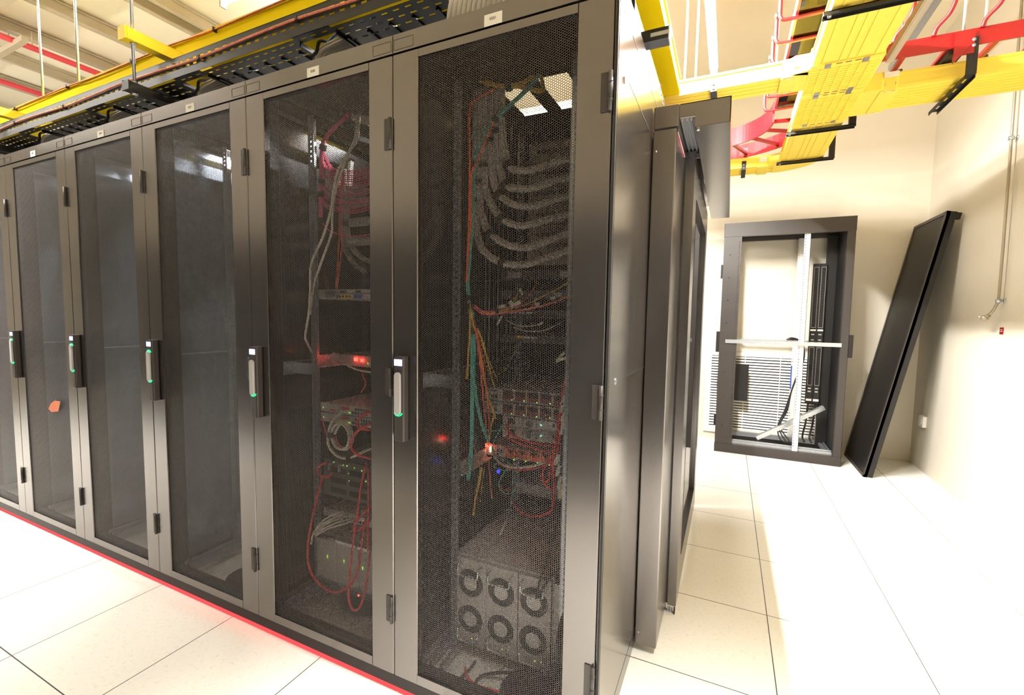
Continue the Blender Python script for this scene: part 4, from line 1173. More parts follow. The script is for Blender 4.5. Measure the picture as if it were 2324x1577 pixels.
# --- switch with orange modules
t = unit('network_switch', 'grey switch with four orange modules and a bright red lamp at its corner', 'switch', -0.642, -0.19, 0.49, 0.45, 0.852, 0.905, 'boxgrey')
for i in range(4):
    xa = -0.55 + i * 0.058
    fbox(t, 'orange_module', 'orange_p', 0.49, [(xa, xa + 0.048, 0.858, 0.9)], 0.006)
    m = MB(); m.prism([(xa + 0.006, 0.895), (xa + 0.042, 0.895), (xa + 0.024, 0.872)], 0.49 - 0.0105, 0.49 - 0.009, 'y'); m.build('handle_hole', M['hole'], t)
    fbox(t, 'module_light', 'dot_green', 0.49, [(xa + 0.038, xa + 0.043, 0.846, 0.852)], 0.004)
fbox(t, 'port', 'hole', 0.49, [(-0.6, -0.588, 0.872, 0.884), (-0.58, -0.57, 0.872, 0.884), (-0.6, -0.588, .858, .866)])
m = MB().box(-0.652, -0.638, 0.472, 0.486, 0.892, 0.908); m.build('red_lamp', M['dot_red'], t)
MB().box(-0.633, -0.629, 0.478, 0.486, 0.868, 0.892).build('white_lamp', M['dot_warm'], t)
# side bracket lit by that lamp
t = thing('shelf_bracket', 'dark shelf bracket running back on the left, lit red by a lamp', 'bracket', (-0.648, 0.33, 0.85))
MB().box(-0.655, -0.647, 0.215, 0.47, 0.845, 0.885).box(-0.655, -0.62, 0.215, 0.475, 0.838, 0.845).build('angle', M['boxgrey'], t)
MB().box(-0.66, -0.63, 0.20, 0.215, 0.83, 0.92).build('foot_plate', M['boxdark'], t)
# --- two supply box
t = unit('power_supply_unit', 'grey box with two stacked power supplies and two red cords', 'power unit', -0.575, -0.2, 0.5, 0.4, 0.945, 1.045, 'boxgrey', 'boxsilver', ears=False)
for i in range(2):
    zb = 0.95 + i * 0.049
    fbox(t, 'supply_seam', 'boxdark', 0.5, [(-0.575, -0.2, zb + 0.045, zb + 0.047)])
    m = MB()
    for rr in (.004, .009, .014): m.ring((-0.44, 0.497, zb + 0.023), (0, -1, 0), rr, rr + .003, 16, .001)
    m.build('fan_grille', M['hole'], t)
    m = MB()
    for xx in (-0.472, -0.405): m.box(xx, xx + 0.005, 0.485, 0.497, zb + .008, zb + .038)
    m.each('handle', M['chrome'], t)
    fbox(t, 'status_light', 'dot_teal', 0.5, [(-0.387, -0.381, zb + 0.02, zb + 0.026)], 0.002)
    fbox(t, 'socket', 'hole', 0.5, [(-0.55, -0.515, zb + .012, zb + .036), (-0.33, -0.32, zb + .02, zb + .036), (-0.3, -0.29, zb + .014, zb + .03)], 0.002)
# --- two switches with maroon modules
for i, (z0, z1, lb) in enumerate(((1.116, 1.172, 'upper grey switch with five maroon modules and a flat grey top'), (1.052, 1.108, 'lower grey switch with five maroon modules under its twin'))):
    t = unit('network_switch', lb, 'switch', -0.645, -0.21, 0.49, 0.5, z0, z1, 'boxgrey', 'boxsilver')
    for q in range(5):
        xa = -0.572 + q * 0.062
        fbox(t, 'fan_module', 'maroon', 0.49, [(xa, xa + 0.053, z0 + 0.005, z1 - 0.006)], 0.004)
        fbox(t, 'module_hole', 'hole', 0.49, [(xa + 0.006, xa + 0.047, z0 + 0.028, z1 - 0.009)], 0.0055)
        fbox(t, 'module_light', 'dot_green', 0.49, [(xa + 0.045, xa + 0.05, z0 + 0.007, z0 + 0.012)], 0.006)
    fbox(t, 'port', 'hole', 0.49, [(-0.632, -0.6, z1 - 0.015, z1 - 0.01), (-0.632, -0.62, z0 + .012, z0 + .026), (-0.613, -0.601, z0 + .012, z0 + .026)])
    fbox(t, 'yellow_latch', 'yel_p', 0.49, [(-0.455, -0.449, z0 + .03, z1 - .008)], 0.005)
# --- black thin devices in the middle
dv = (('thin black device with one yellow and two white stickers', 1.385, 1.418, 'yel'), ('thin black device with white stickers on its left, upper of the pair', 1.50, 1.535, 'w'), ('thin black device with pale square badges at its right', 1.585, 1.625, 'b'), ('thin black device just below the grey patch panels', 1.675, 1.715, 'n'))
for lb, z0, z1, k in dv:
    t = unit('network_switch', lb, 'switch', -0.60, -0.22, 0.55, 0.4, z0, z1, 'boxdark', ears=True)
    if k == 'yel':
        fbox(t, 'yellow_sticker', 'yel_p', 0.55, [(-0.535, -0.505, z0 + .02, z0 + .03)]); fbox(t, 'white_sticker', 'plate_w', 0.55, [(-0.5, -0.468, z0 + .021, z0 + .028), (-0.463, -0.43, z0 + .021, z0 + .028)])
        fbox(t, 'screw', 'zinc', 0.55, [(-0.52, -0.515, z0 + .003, z0 + .007), (-0.45, -0.445, z0 + .003, z0 + .007), (-0.4, -0.395, z0 + .003, z0 + .007)])
    elif k == 'w':
        fbox(t, 'white_sticker', 'plate_w', 0.55, [(-0.57, -0.535, z0 + .02, z0 + .026), (-0.525, -0.495, z0 + .02, z0 + .026), (-0.488, -0.458, z0 + .02, z0 + .026)])
        fbox(t, 'badge', 'boxsilver', 0.55, [(-0.29, -0.25, z0 + .004, z1 - .004)])
        fbox(t, 'port', 'hole', 0.55, [(-0.58 + i * .02, -0.568 + i * .02, z0 + .004, z0 + .014) for i in range(12)])
    elif k == 'b':
        fbox(t, 'badge', 'boxsilver', 0.55, [(-0.29, -0.25, z0 + .004, z1 - .004)]); fbox(t, 'white_sticker', 'plate_w', 0.55, [(-0.355, -0.315, z0 + .022, z0 + .028), (-0.345, -0.315, z0 + .012, z0 + .018)])
    else:
        fbox(t, 'badge', 'boxgrey', 0.55, [(-0.585, -0.52, z0 + .008, z1 - .008), (-0.33, -0.27, z0 + .008, z1 - .008)])
# --- patch panels
for i in range(6):
    z0 = 1.735 + i * 0.089
    z1 = z0 + 0.083
    t = thing('patch_bay', ['grey patch panel, lowest of six fed by the cable arcs', 'grey patch panel, second from the bottom of six', 'grey patch panel, third from the bottom of six', 'grey patch panel, third from the top of six', 'grey patch panel, second from the top of six', 'grey patch panel, topmost of six fed by the cable arcs'][i], 'patch panel', (-0.35, 0.55, z0), 'grey patch panels')
    MB().box(-0.475, -0.1, 0.52, 0.524, z0, z1).box(-0.475, -0.1, 0.524, 0.60, z1 - 0.006, z1 - 0.002).build('plate', M['panelgrey'], t)
    m = MB()
    for q in range(12): m.box(-0.44 + q * .026, -0.424 + q * .026, 0.516, 0.52, z0 + 0.035, z0 + 0.05)
    m.build('port', M['hole'], t)
    m = MB()
    for q in (5, 6, 7, 9, 10): m.box(-0.44 + q * .026, -0.422 + q * .026, 0.515, 0.52, z0 + 0.068, z0 + 0.071)
    m.build('label_strip', M['plate_w'], t)
# --- wire cable manager
t = thing('wire_basket', 'upright wire cable basket behind the cable trunk of the end cabinet', 'cable basket', (-0.62, 0.62, 1.2))
m = MB()
for i in range(9):
    xx = -0.755 + i * 0.024
    m.cyl((xx, 0.64, 1.20), (xx, 0.64, 2.2), 0.0016, 6)
for z in (1.25, 1.5, 1.68, 1.86, 2.04, 2.2):
    m.cyl((-0.76, 0.642, z), (-0.54, 0.642, z), 0.0018, 6)
m.build('mesh', M['zinc'], t)
m = MB()
m.tube([(-0.525, 0.44, 2.20), (-0.525, 0.44, 2.33), (-0.47, 0.44, 2.34), (-0.47, 0.44, 2.21), (-0.525, 0.44, 2.20)], 0.0022, 6, False)
m.tube([(-0.5, 0.46, 2.02), (-0.5, 0.46, 2.30), (-0.43, 0.5, 2.30)], 0.0022, 6, False)
m.each('wire_hook', M['chrome'], t)
# --- grey cable arcs from the trunk to the patch panels
ARC = [
 ('topmost', [(-0.564, 0.4, 2.475), (-0.557, 0.4, 2.308), (-0.538, 0.39, 2.211), (-0.509, 0.38, 2.136), (-0.47, 0.38, 2.111), (-0.417, 0.4, 2.111), (-0.341, 0.45, 2.143), (-0.24, 0.51, 2.174)], (-0.497, 0.38, 2.122)),
 ('second from the top', [(-0.579, 0.4, 2.478), (-0.579, 0.4, 2.242), (-0.553, 0.39, 2.117), (-0.522, 0.38, 2.056), (-0.469, 0.38, 2.036), (-0.402, 0.4, 2.038), (-0.331, 0.45, 2.07), (-0.238, 0.51, 2.102)], (-0.508, 0.38, 2.047)),
 ('third from the top', [(-0.602, 0.4, 2.482), (-0.607, 0.4, 2.211), (-0.587, 0.39, 2.085), (-0.549, 0.38, 2.017), (-0.485, 0.37, 1.972), (-0.4, 0.4, 1.963), (-0.33, 0.45, 1.993), (-0.236, 0.51, 2.025)], (-0.531, 0.37, 2.002)),
 ('third from the bottom', [(-0.634, 0.4, 2.485), (-0.64, 0.4, 2.109), (-0.598, 0.39, 1.988), (-0.532, 0.37, 1.916), (-0.461, 0.37, 1.882), (-0.399, 0.4, 1.89), (-0.328, 0.45, 1.92), (-0.234, 0.51, 1.954)], (-0.54, 0.37, 1.928)),
 ('second from the bottom', [(-0.66, 0.4, 2.486), (-0.663, 0.4, 2.04), (-0.639, 0.39, 1.928), (-0.586, 0.37, 1.855), (-0.513, 0.37, 1.808), (-0.441, 0.4, 1.793), (-0.371, 0.45, 1.818), (-0.232, 0.51, 1.879)], (-0.584, 0.37, 1.858)),
 ('lowest', [(-0.682, 0.4, 2.481), (-0.682, 0.4, 1.965), (-0.649, 0.38, 1.824), (-0.606, 0.37, 1.772), (-0.529, 0.37, 1.73), (-0.439, 0.4, 1.723), (-0.37, 0.45, 1.75), (-0.23, 0.51, 1.805)], (-0.529, 0.37, 1.728))]
for lb, pth, tp in ARC:
    t = thing('cable_bundle', 'grey cable bundle curving from the trunk to the panels, ' + lb + ' of six', 'cables', pth[4], 'grey cable arcs in the end cabinet')
    bundle(MB(), pth, 10, 0.015, 0.0058).build('cable_strands', M['c_grey'], t)
    a = Vector(tp); j = min(range(1, len(pth) - 1), key=lambda i: (Vector(pth[i]) - a).length)
    dvec = Vector(pth[j + 1]) - Vector(pth[j - 1])
    tie_at(t, Vector(pth[j]), dvec, 0.0255, 0.011)
    j = 1
    tie_at(t, Vector(pth[1]) + Vector((0, 0, 0.05)), (0, 0, 1), 0.022, 0.009)
# --- teal fibre bundle
def cab(name, label, cat, m, paths, r, n=1, R=0.0, grp=None, ties=()):
    t = thing(name, label, cat, paths[0][len(paths[0]) // 2], grp)
    b = MB()
    for p in paths:
        if n > 1: bundle(b, p, n, R, r)
        else: b.tube(p, r, 7)
    b.build('cable_strands', M[m], t)
    for p, dvec, R2 in ties: tie_at(t, p, dvec, R2)
    return t
cab('cable_bundle', 'teal fibre cables coming down beside the left rail of the end cabinet', 'cables', 'c_teal', [[(-0.381, 0.38, 2.476), (-0.429, 0.36, 2.411), (-0.548, 0.33, 2.313), (-0.59, 0.31, 2.233), (-0.623, 0.29, 2.125), (-0.623, 0.28, 1.905), (-0.636, 0.27, 1.663), (-0.626, 0.27, 1.547), (-0.614, 0.27, 1.432), (-0.61, 0.27, 1.205), (-0.617, 0.28, 0.954), (-0.633, 0.28, 0.797)]], 0.0022, 7, 0.0062, 'loose cables in the end cabinet',
    [((-0.548, 0.33, 2.313), (1, 0, 1.0), .014), ((-0.629, 0.29, 2.128), (0, 0, 1), .013), ((-0.636, 0.28, 1.901), (0, 0, 1), .012), ((-0.631, 0.27, 1.58), (0, 0, 1), .013), ((-0.62, 0.27, 1.544), (.2, 0, 1), .014), ((-0.612, 0.27, 1.441), (0, 0, 1), .012)])
cab('cable_bundle', 'teal fibre cables branching right toward the orange switch', 'cables', 'c_teal', [[(-0.62, 0.275, 1.537), (-0.609, 0.28, 1.389), (-0.617, 0.29, 1.257), (-0.604, 0.3, 1.133), (-0.599, 0.34, 1.029), (-0.611, 0.42, 0.939)]], 0.0024, 5, 0.006, 'loose cables in the end cabinet')
cab('fibre_cable', 'thin teal fibre curling in the air below the orange switch', 'cable', 'c_teal', [[(-0.55, 0.44, 1.014), (-0.589, 0.44, 0.937), (-0.593, 0.44, 0.875), (-0.525, 0.44, 0.848), (-0.483, 0.43, 0.838), (-0.52, 0.43, 0.812), (-0.582, 0.43, 0.818), (-0.569, 0.43, 0.836), (-0.487, 0.43, 0.837), (-0.462, 0.43, 0.787), (-0.479, 0.43, 0.729), (-0.522, 0.43, 0.705), (-0.559, 0.43, 0.74), (-0.531, 0.43, 0.802), (-0.494, 0.43, 0.832), (-0.486, 0.42, 0.776), (-0.481, 0.4, 0.683), (-0.482, 0.36, 0.619)], [(-0.601, 0.36, 1.011), (-0.595, 0.42, 0.986), (-0.56, 0.47, 0.987)]], 0.0023, grp='loose cables in the end cabinet')
MBX = MB().cyl((-0.482, 0.36, 0.619), (-0.491, 0.31, 0.57), 0.006, 10)
tag(single('fibre_plug', MBX, M['boxsilver'], 'x', 'plug'), 'small plug with a copper tip at the end of a teal fibre', 'plug')
cab('fibre_cable', 'single pale teal fibre bowed out at the top of the trunk', 'cable', 'c_teal', [[(-0.552, 0.33, 2.287), (-0.612, 0.32, 2.275), (-0.648, 0.31, 2.247), (-0.65, 0.3, 2.185), (-0.631, 0.29, 2.126)]], 0.0018, grp='loose cables in the end cabinet')
# --- red orange bundle
cab('cable_bundle', 'red-orange fibre cables crossing down from the roof and along the left rail', 'cables', 'c_orange', [[(-0.433, 0.38, 2.434), (-0.506, 0.35, 2.352), (-0.536, 0.33, 2.325), (-0.584, 0.3, 2.202), (-0.608, 0.285, 2.13), (-0.624, 0.275, 2.077), (-0.62, 0.265, 1.897), (-0.629, 0.255, 1.717)], [(-0.564, 0.36, 2.445), (-0.624, 0.33, 2.41), (-0.648, 0.3, 2.361), (-0.639, 0.28, 2.256), (-0.629, 0.268, 2.093), (-0.627, 0.262, 1.861), (-0.628, 0.25, 1.645)]], 0.0024, 3, 0.004, 'loose cables in the end cabinet')
cab('cable_bundle', 'red-orange cables hanging down to the red lamp', 'cables', 'c_orange', [[(-0.61, 0.265, 1.5), (-0.591, 0.27, 1.418), (-0.584, 0.29, 1.297), (-0.591, 0.33, 1.158), (-0.623, 0.42, 0.999), (-0.642, 0.47, 0.906)], [(-0.595, 0.27, 1.454), (-0.576, 0.3, 1.296), (-0.585, 0.35, 1.175), (-0.608, 0.42, 1.042), (-0.635, 0.47, 0.924)], [(-0.628, 0.46, 0.844), (-0.589, 0.4, 0.785), (-0.558, 0.36, 0.703)]], 0.003, 2, 0.0035, 'loose cables in the end cabinet')
# --- yellow bundles
cab('cable_bundle', 'bundle of olive and yellow fibres strung across under the roof with a black tie', 'cables', 'c_yellow', [[(-0.69, 0.34, 2.516), (-0.645, 0.35, 2.497), (-0.591, 0.36, 2.47), (-0.509, 0.36, 2.445), (-0.443, 0.38, 2.457), (-0.394, 0.42, 2.511)], [(-0.509, 0.36, 2.444), (-0.458, 0.37, 2.438), (-0.403, 0.38, 2.42), (-0.373, 0.39, 2.414), (-0.365, 0.4, 2.431), (-0.39, 0.42, 2.503)]], 0.0022, 9, 0.009, 'loose cables in the end cabinet', [((-0.503, 0.36, 2.444), (1, 0, 0), .018)])
cab('cable_bundle', 'yellow fibres hanging from the tie beside the teal cables', 'cables', 'c_yellow', [[(-0.62, 0.26, 1.555), (-0.61, 0.265, 1.482), (-0.592, 0.28, 1.408), (-0.585, 0.3, 1.296), (-0.59, 0.35, 1.194), (-0.591, 0.4, 1.107), (-0.591, 0.45, 1.037)], [(-0.617, 0.255, 1.536), (-0.62, 0.255, 1.408), (-0.631, 0.255, 1.241)], [(-0.597, 0.28, 1.454), (-0.578, 0.3, 1.389), (-0.583, 0.36, 1.29), (-0.593, 0.44, 1.181)], [(-0.59, 0.36, 1.154), (-0.575, 0.4, 1.079), (-0.598, 0.42, 1.012), (-0.632, 0.46, 0.906)], [(-0.602, 0.34, 0.842), (-0.61, 0.34, 0.781), (-0.625, 0.33, 0.702), (-0.618, 0.3, 0.635)]], 0.0022, 4, 0.004, 'loose cables in the end cabinet')
for q in range(5):
    pass
cab('cable_bundle', 'stray thin yellow fibres fanning out over the maroon switch', 'cables', 'c_yellow', [[(-0.589, 0.29, 1.408), (-0.575, 0.34, 1.33), (-0.584, 0.42, 1.254), (-0.6, 0.48, 1.2)], [(-0.585, 0.29, 1.399), (-0.575, 0.36, 1.3), (-0.596, 0.48, 1.212)], [(-0.593, 0.29, 1.408), (-0.59, 0.34, 1.311), (-0.606, 0.42, 1.243), (-0.614, 0.48, 1.19)], [(-0.518, 0.5, 1.351), (-0.552, 0.48, 1.27), (-0.586, 0.46, 1.24)], [(-0.629, 0.32, 0.942), (-0.61, 0.34, 0.841), (-0.623, 0.34, 0.739)], [(-0.595, 0.36, 0.837), (-0.607, 0.36, 0.755), (-0.604, 0.34, 0.682)]], 0.0012, 1, 0, 'loose cables in the end cabinet')
# yellow and pink cables fanning right across the middle
FAN = [([(-0.618, 0.27, 1.551), (-0.597, 0.29, 1.53), (-0.561, 0.32, 1.521), (-0.535, 0.36, 1.528), (-0.506, 0.42, 1.556), (-0.5, 0.48, 1.61), (-0.519, 0.53, 1.639)], 'c_yellow', 'yellow fibre rising to the left sticker of the thin black device'),
       ([(-0.615, 0.27, 1.549), (-0.595, 0.29, 1.524), (-0.556, 0.32, 1.516), (-0.518, 0.36, 1.524), (-0.464, 0.42, 1.563), (-0.434, 0.47, 1.609), (-0.433, 0.53, 1.673)], 'c_orange', 'orange fibre curving up to the middle of the thin black device'),
       ([(-0.613, 0.27, 1.548), (-0.591, 0.29, 1.522), (-0.556, 0.32, 1.519), (-0.508, 0.36, 1.534), (-0.443, 0.42, 1.556), (-0.342, 0.47, 1.611), (-0.264, 0.53, 1.666)], 'c_yellow', 'yellow fibre rising far right past a white tag'),
       ([(-0.613, 0.27, 1.548), (-0.586, 0.29, 1.521), (-0.556, 0.32, 1.514), (-0.493, 0.35, 1.526), (-0.413, 0.4, 1.541), (-0.314, 0.45, 1.572), (-0.218, 0.5, 1.622)], 'c_yellow', 'lower yellow fibre running to the right edge of the door mesh'),
       ([(-0.609, 0.27, 1.555), (-0.582, 0.29, 1.53), (-0.557, 0.32, 1.527), (-0.519, 0.36, 1.533), (-0.444, 0.4, 1.552), (-0.39, 0.44, 1.56)], 'c_pink', 'upper pink fibre in the fan across the middle'),
       ([(-0.609, 0.27, 1.542), (-0.582, 0.29, 1.517), (-0.552, 0.32, 1.512), (-0.482, 0.35, 1.523), (-0.413, 0.4, 1.537), (-0.31, 0.44, 1.568), (-0.215, 0.49, 1.616)], 'c_pink', 'lower pink fibre running to the right edge of the door mesh')]
for p, m, lb in FAN:
    cab('fibre_cable', lb, 'cable', m, [p], 0.0026, grp='fibres fanning across the end cabinet')
tie = MB().cyl((-0.541, 0.335, 1.522), (-0.534, 0.345, 1.524), 0.016, 10)
tag(single('cable_tie', tie, M['tie'], 'x', 'cable tie'), 'black hook tie around the yellow and pink fan of fibres', 'cable tie')
def flag(p, w, h, ang, lb, grp):
    c = Vector(p); a = Vector((math.cos(ang), 0, math.sin(ang))); b = Vector((-math.sin(ang), 0, math.cos(ang)))
    vs = []
    for y in (-0.0006, 0.0006):
        for s, q in ((-1, -1), (1, -1), (1, 1), (-1, 1)):
            vs.append(c + a * (s * w / 2) + b * (q * h / 2) + Vector((0, y, 0)))
    m = MB().add(vs, [(0, 1, 2, 3), (7, 6, 5, 4), (0, 4, 5, 1), (1, 5, 6, 2), (2, 6, 7, 3), (3, 7, 4, 0)])
    return single('cable_tag', m, M['plate_w'], lb, 'tag', grp)
TL = ['white cable tag at the left of the fan of fibres', 'small white cable tag above the fan of fibres', 'long white cable tag over the middle of the fan of fibres', 'white cable tag hanging steeply from a yellow fibre', 'white cable tag at the right end of the upper yellow fibre', 'white cable tag on the middle of the lower fibres', 'white cable tag on the right part of the lower fibres', 'pale cable tag dangling under the fan of fibres', 'pale cable tag on the grey patch lead']
for (p, w, h, ang), lb in zip([((-0.521, 0.36, 1.547), .034, .014, .25), ((-0.489, 0.38, 1.566), .018, .014, .4), ((-0.462, 0.37, 1.558), .05, .015, .4), ((-0.472, 0.45, 1.614), .03, .011, -1.0), ((-0.27, 0.5, 1.647), .02, .016, -.7), ((-0.388, 0.43, 1.56), .02, .014, .1), ((-0.324, 0.45, 1.587), .02, .012, .2), ((-0.533, 0.36, 1.486), .045, .008, 1.05), ((-0.398, 0.5, 1.475), .025, .008, .4)], TL):
    flag(p, w, h, ang, lb, 'white cable tags in the end cabinet')
cab('patch_lead', 'upper pale grey patch lead sagging across the thin black devices', 'cable', 'c_grey', [[(-0.565, 0.5, 1.489), (-0.52, 0.5, 1.468), (-0.455, 0.5, 1.463), (-0.41, 0.52, 1.474)]], 0.0035, grp='grey patch leads')
cab('patch_lead', 'lower pale grey patch lead sagging across the thin black devices', 'cable', 'c_grey', [[(-0.531, 0.5, 1.457), (-0.476, 0.5, 1.443), (-0.412, 0.5, 1.441), (-0.36, 0.5, 1.454), (-0.303, 0.54, 1.49)]], 0.0035, grp='grey patch leads')
# --- red power cords and black cords at the right of the cabinet
cab('power_cable', 'two red cords plugged into the stacked power supplies', 'cord', 'c_red', [[(-0.539, 0.495, 1.003), (-0.542, 0.47, 1.014), (-0.526, 0.45, 0.994), (-0.494, 0.44, 0.974), (-0.429, 0.44, 0.957), (-0.366, 0.44, 0.952), (-0.292, 0.42, 0.959)], [(-0.538, 0.495, 0.964), (-0.532, 0.46, 0.956), (-0.472, 0.44, 0.945), (-0.393, 0.43, 0.935), (-0.338, 0.42, 0.934), (-0.277, 0.4, 0.951)]], 0.0052, grp='red power cords')
cab('power_cable', 'long red cords hanging down the right side of the end cabinet', 'cord', 'c_red', [[(-0.229, 0.42, 1.37), (-0.24, 0.4, 1.271), (-0.255, 0.38, 1.126), (-0.264, 0.36, 1.001), (-0.271, 0.35, 0.91), (-0.26, 0.34, 0.823), (-0.265, 0.34, 0.714)], [(-0.221, 0.42, 1.362), (-0.226, 0.4, 1.236), (-0.248, 0.38, 1.072), (-0.255, 0.37, 0.981)], [(-0.213, 0.42, 1.271), (-0.224, 0.41, 1.179), (-0.249, 0.4, 1.086), (-0.262, 0.38, 0.94)]], 0.0058, 2, 0.005, grp='red power cords')
cab('power_cable', 'red cord loop hanging free at the right of the orange switch', 'cord', 'c_red', [[(-0.289, 0.38, 0.936), (-0.304, 0.37, 0.899), (-0.319, 0.36, 0.859), (-0.31, 0.36, 0.815), (-0.291, 0.36, 0.839), (-0.288, 0.37, 0.887), (-0.284, 0.38, 0.918)], [(-0.322, 0.36, 0.843), (-0.306, 0.36, 0.808), (-0.27, 0.36, 0.792)]], 0.0052, grp='red power cords')
cab('power_cable', 'red cord sagging in a wide arc below the plain grey box', 'cord', 'c_red', [[(-0.595, 0.58, 0.682), (-0.611, 0.55, 0.681), (-0.599, 0.54, 0.669), (-0.557, 0.56, 0.674), (-0.548, 0.58, 0.691)], [(-0.571, 0.55, 0.679), (-0.505, 0.45, 0.67), (-0.438, 0.4, 0.652), (-0.377, 0.38, 0.651), (-0.309, 0.36, 0.68), (-0.265, 0.35, 0.716)]], 0.005, grp='red power cords')
cab('power_cable', 'red cord under a white one below the orange switch', 'cord', 'c_red', [[(-0.609, 0.47, 0.886), (-0.574, 0.44, 0.847), (-0.526, 0.42, 0.834), (-0.452, 0.4, 0.836), (-0.361, 0.38, 0.864), (-0.288, 0.37, 0.902)]], 0.0048, grp='red power cords')
cab('patch_lead', 'thick white cable drooping under the orange switch', 'cable', 'c_white', [[(-0.614, 0.47, 0.895), (-0.583, 0.43, 0.869), (-0.532, 0.4, 0.851), (-0.464, 0.38, 0.852), (-0.373, 0.36, 0.876), (-0.304, 0.36, 0.906)]], 0.0058)
t = cab('cable_bundle', 'thick run of black cords with white tags down the right side of the end cabinet', 'cables', 'c_black', [[(-0.22, 0.4, 1.417), (-0.213, 0.38, 1.275), (-0.215, 0.36, 1.152), (-0.216, 0.34, 1.012), (-0.209, 0.32, 0.875), (-0.192, 0.3, 0.741), (-0.17, 0.27, 0.58)], [(-0.204, 0.4, 1.328), (-0.203, 0.38, 1.186), (-0.197, 0.36, 1.046), (-0.194, 0.34, 0.907), (-0.188, 0.32, 0.77)]], 0.0055, 6, 0.013, 'black cords in the end cabinet')
cab('power_cable', 'pair of thin black cords hanging to the right fan of the chassis', 'cord', 'c_black', [[(-0.246, 0.34, 0.899), (-0.228, 0.28, 0.706), (-0.234, 0.22, 0.589), (-0.248, 0.18, 0.518), (-0.258, 0.155, 0.449)], [(-0.129, 0.26, 0.621), (-0.162, 0.22, 0.58), (-0.209, 0.18, 0.528), (-0.257, 0.153, 0.446)]], 0.0042, grp='black cords in the end cabinet')
cab('power_cable', 'black cord loops on the floor of the end cabinet', 'cord', 'c_black', [[(-0.155, 0.13, 0.21), (-0.213, 0.12, 0.181), (-0.367, 0.14, 0.12), (-0.465, 0.122, 0.085), (-0.471, 0.074, 0.077), (-0.436, 0.054, 0.077)], [(-0.567, 0.3, 0.023), (-0.53, 0.154, 0.077), (-0.54, 0.078, 0.077)], [(-0.202, 0.16, 0.162), (-0.205, 0.209, 0.085), (-0.17, 0.19, 0.077), (-0.143, 0.199, 0.077)]], 0.0065, grp='black cords in the end cabinet')
cab('power_cable', 'dark red cord on the floor of the end cabinet', 'cord', 'c_red', [[(-0.625, 0.28, -0.003), (-0.544, 0.122, 0.076), (-0.483, 0.083, 0.076), (-0.415, 0.084, 0.076), (-0.345, 0.096, 0.076)]], 0.005, grp='red power cords')
FL = [((-0.216, 0.33, 1.182), .045, .013, 1.15), ((-0.221, 0.33, 1.153), .042, .013, 1.25), ((-0.212, 0.32, 1.119), .045, .013, 1.2), ((-0.211, 0.31, 1.082), .062, .012, 1.35), ((-0.196, 0.32, 1.094), .04, .01, 1.2), ((-0.231, 0.31, 0.948), .046, .015, 1.2), ((-0.221, 0.3, 0.909), .046, .015, 1.3), ((-0.211, 0.29, 0.866), .055, .013, 1.35), ((-0.196, 0.31, 0.939), .04, .01, 1.35), ((-0.254, 0.4, 1.35), .04, .012, .8), ((-0.248, 0.39, 1.337), .05, .012, .35), ((-0.22, 0.4, 1.358), .02, .014, 1.2), ((-0.202, 0.35, 1.235), .03, .01, 1.2), ((-0.195, 0.34, 1.149), .03, .01, 1.2)]
for i, (p, w, h, ang) in enumerate(FL):
    flag((p[0], p[1] - 0.03, p[2]), w, h, ang, 'narrow white tag wrapped on the black cords at the right of the end cabinet', 'white tags on the black cords')
tag(single('paper_tag', MB().box(-0.218, -0.196, .268, .27, .80, .86), M['tag_y'], 'x', 'tag'), 'cream paper tag hanging on the cords low at the right of the end cabinet', 'tag')
t = thing('cable_coil', 'thick black cable coil standing behind the right edge of the fan chassis', 'cable coil', (-0.13, 0.25, 0.12))
m = MB()
for i in range(3):
    m.tube([(-0.155 + 0.02 * i, 0.21 + 0.09 * math.cos(a * math.pi / 8), 0.27 + 0.115 * math.sin(a * math.pi / 8)) for a in range(17)], 0.0115, 8)
m.build('turns', M['c_black'], t)
MB().tube([(-0.168, .13, .2), (-0.172, .2, .19), (-0.16, .28, .2)], 0.004, 6).build('white_tie', M['plate_w'], t)
t = thing('cable_grommet', 'black round floor grommet at the front of the end cabinet', 'grommet', (-0.27, 0.1, 0.068))
m = MB(); m.ring((-0.27, 0.13, 0.069), (0, 0, 1), 0.002, 0.11, 32, 0.012); m.ring((-0.27, 0.13, 0.08), (0, 0, 1), 0.09, 0.11, 32, 0.008); m.build('rim', M['gasket'], t)
m = MB()
for a in range(10): m.bar((-0.27, .13, .083), (-0.27 + .09 * math.cos(a * .628), .13 + .09 * math.sin(a * .628), .083), .003, .004)
m.build('brush', M['c_black'], t)
tag(single('blue_lamp', MB().ball((-0.597, 0.5, 0.773), 0.009, 10), M['dot_blue'], 'x', 'lamp'), 'small deep blue lamp below the orange switch', 'lamp')

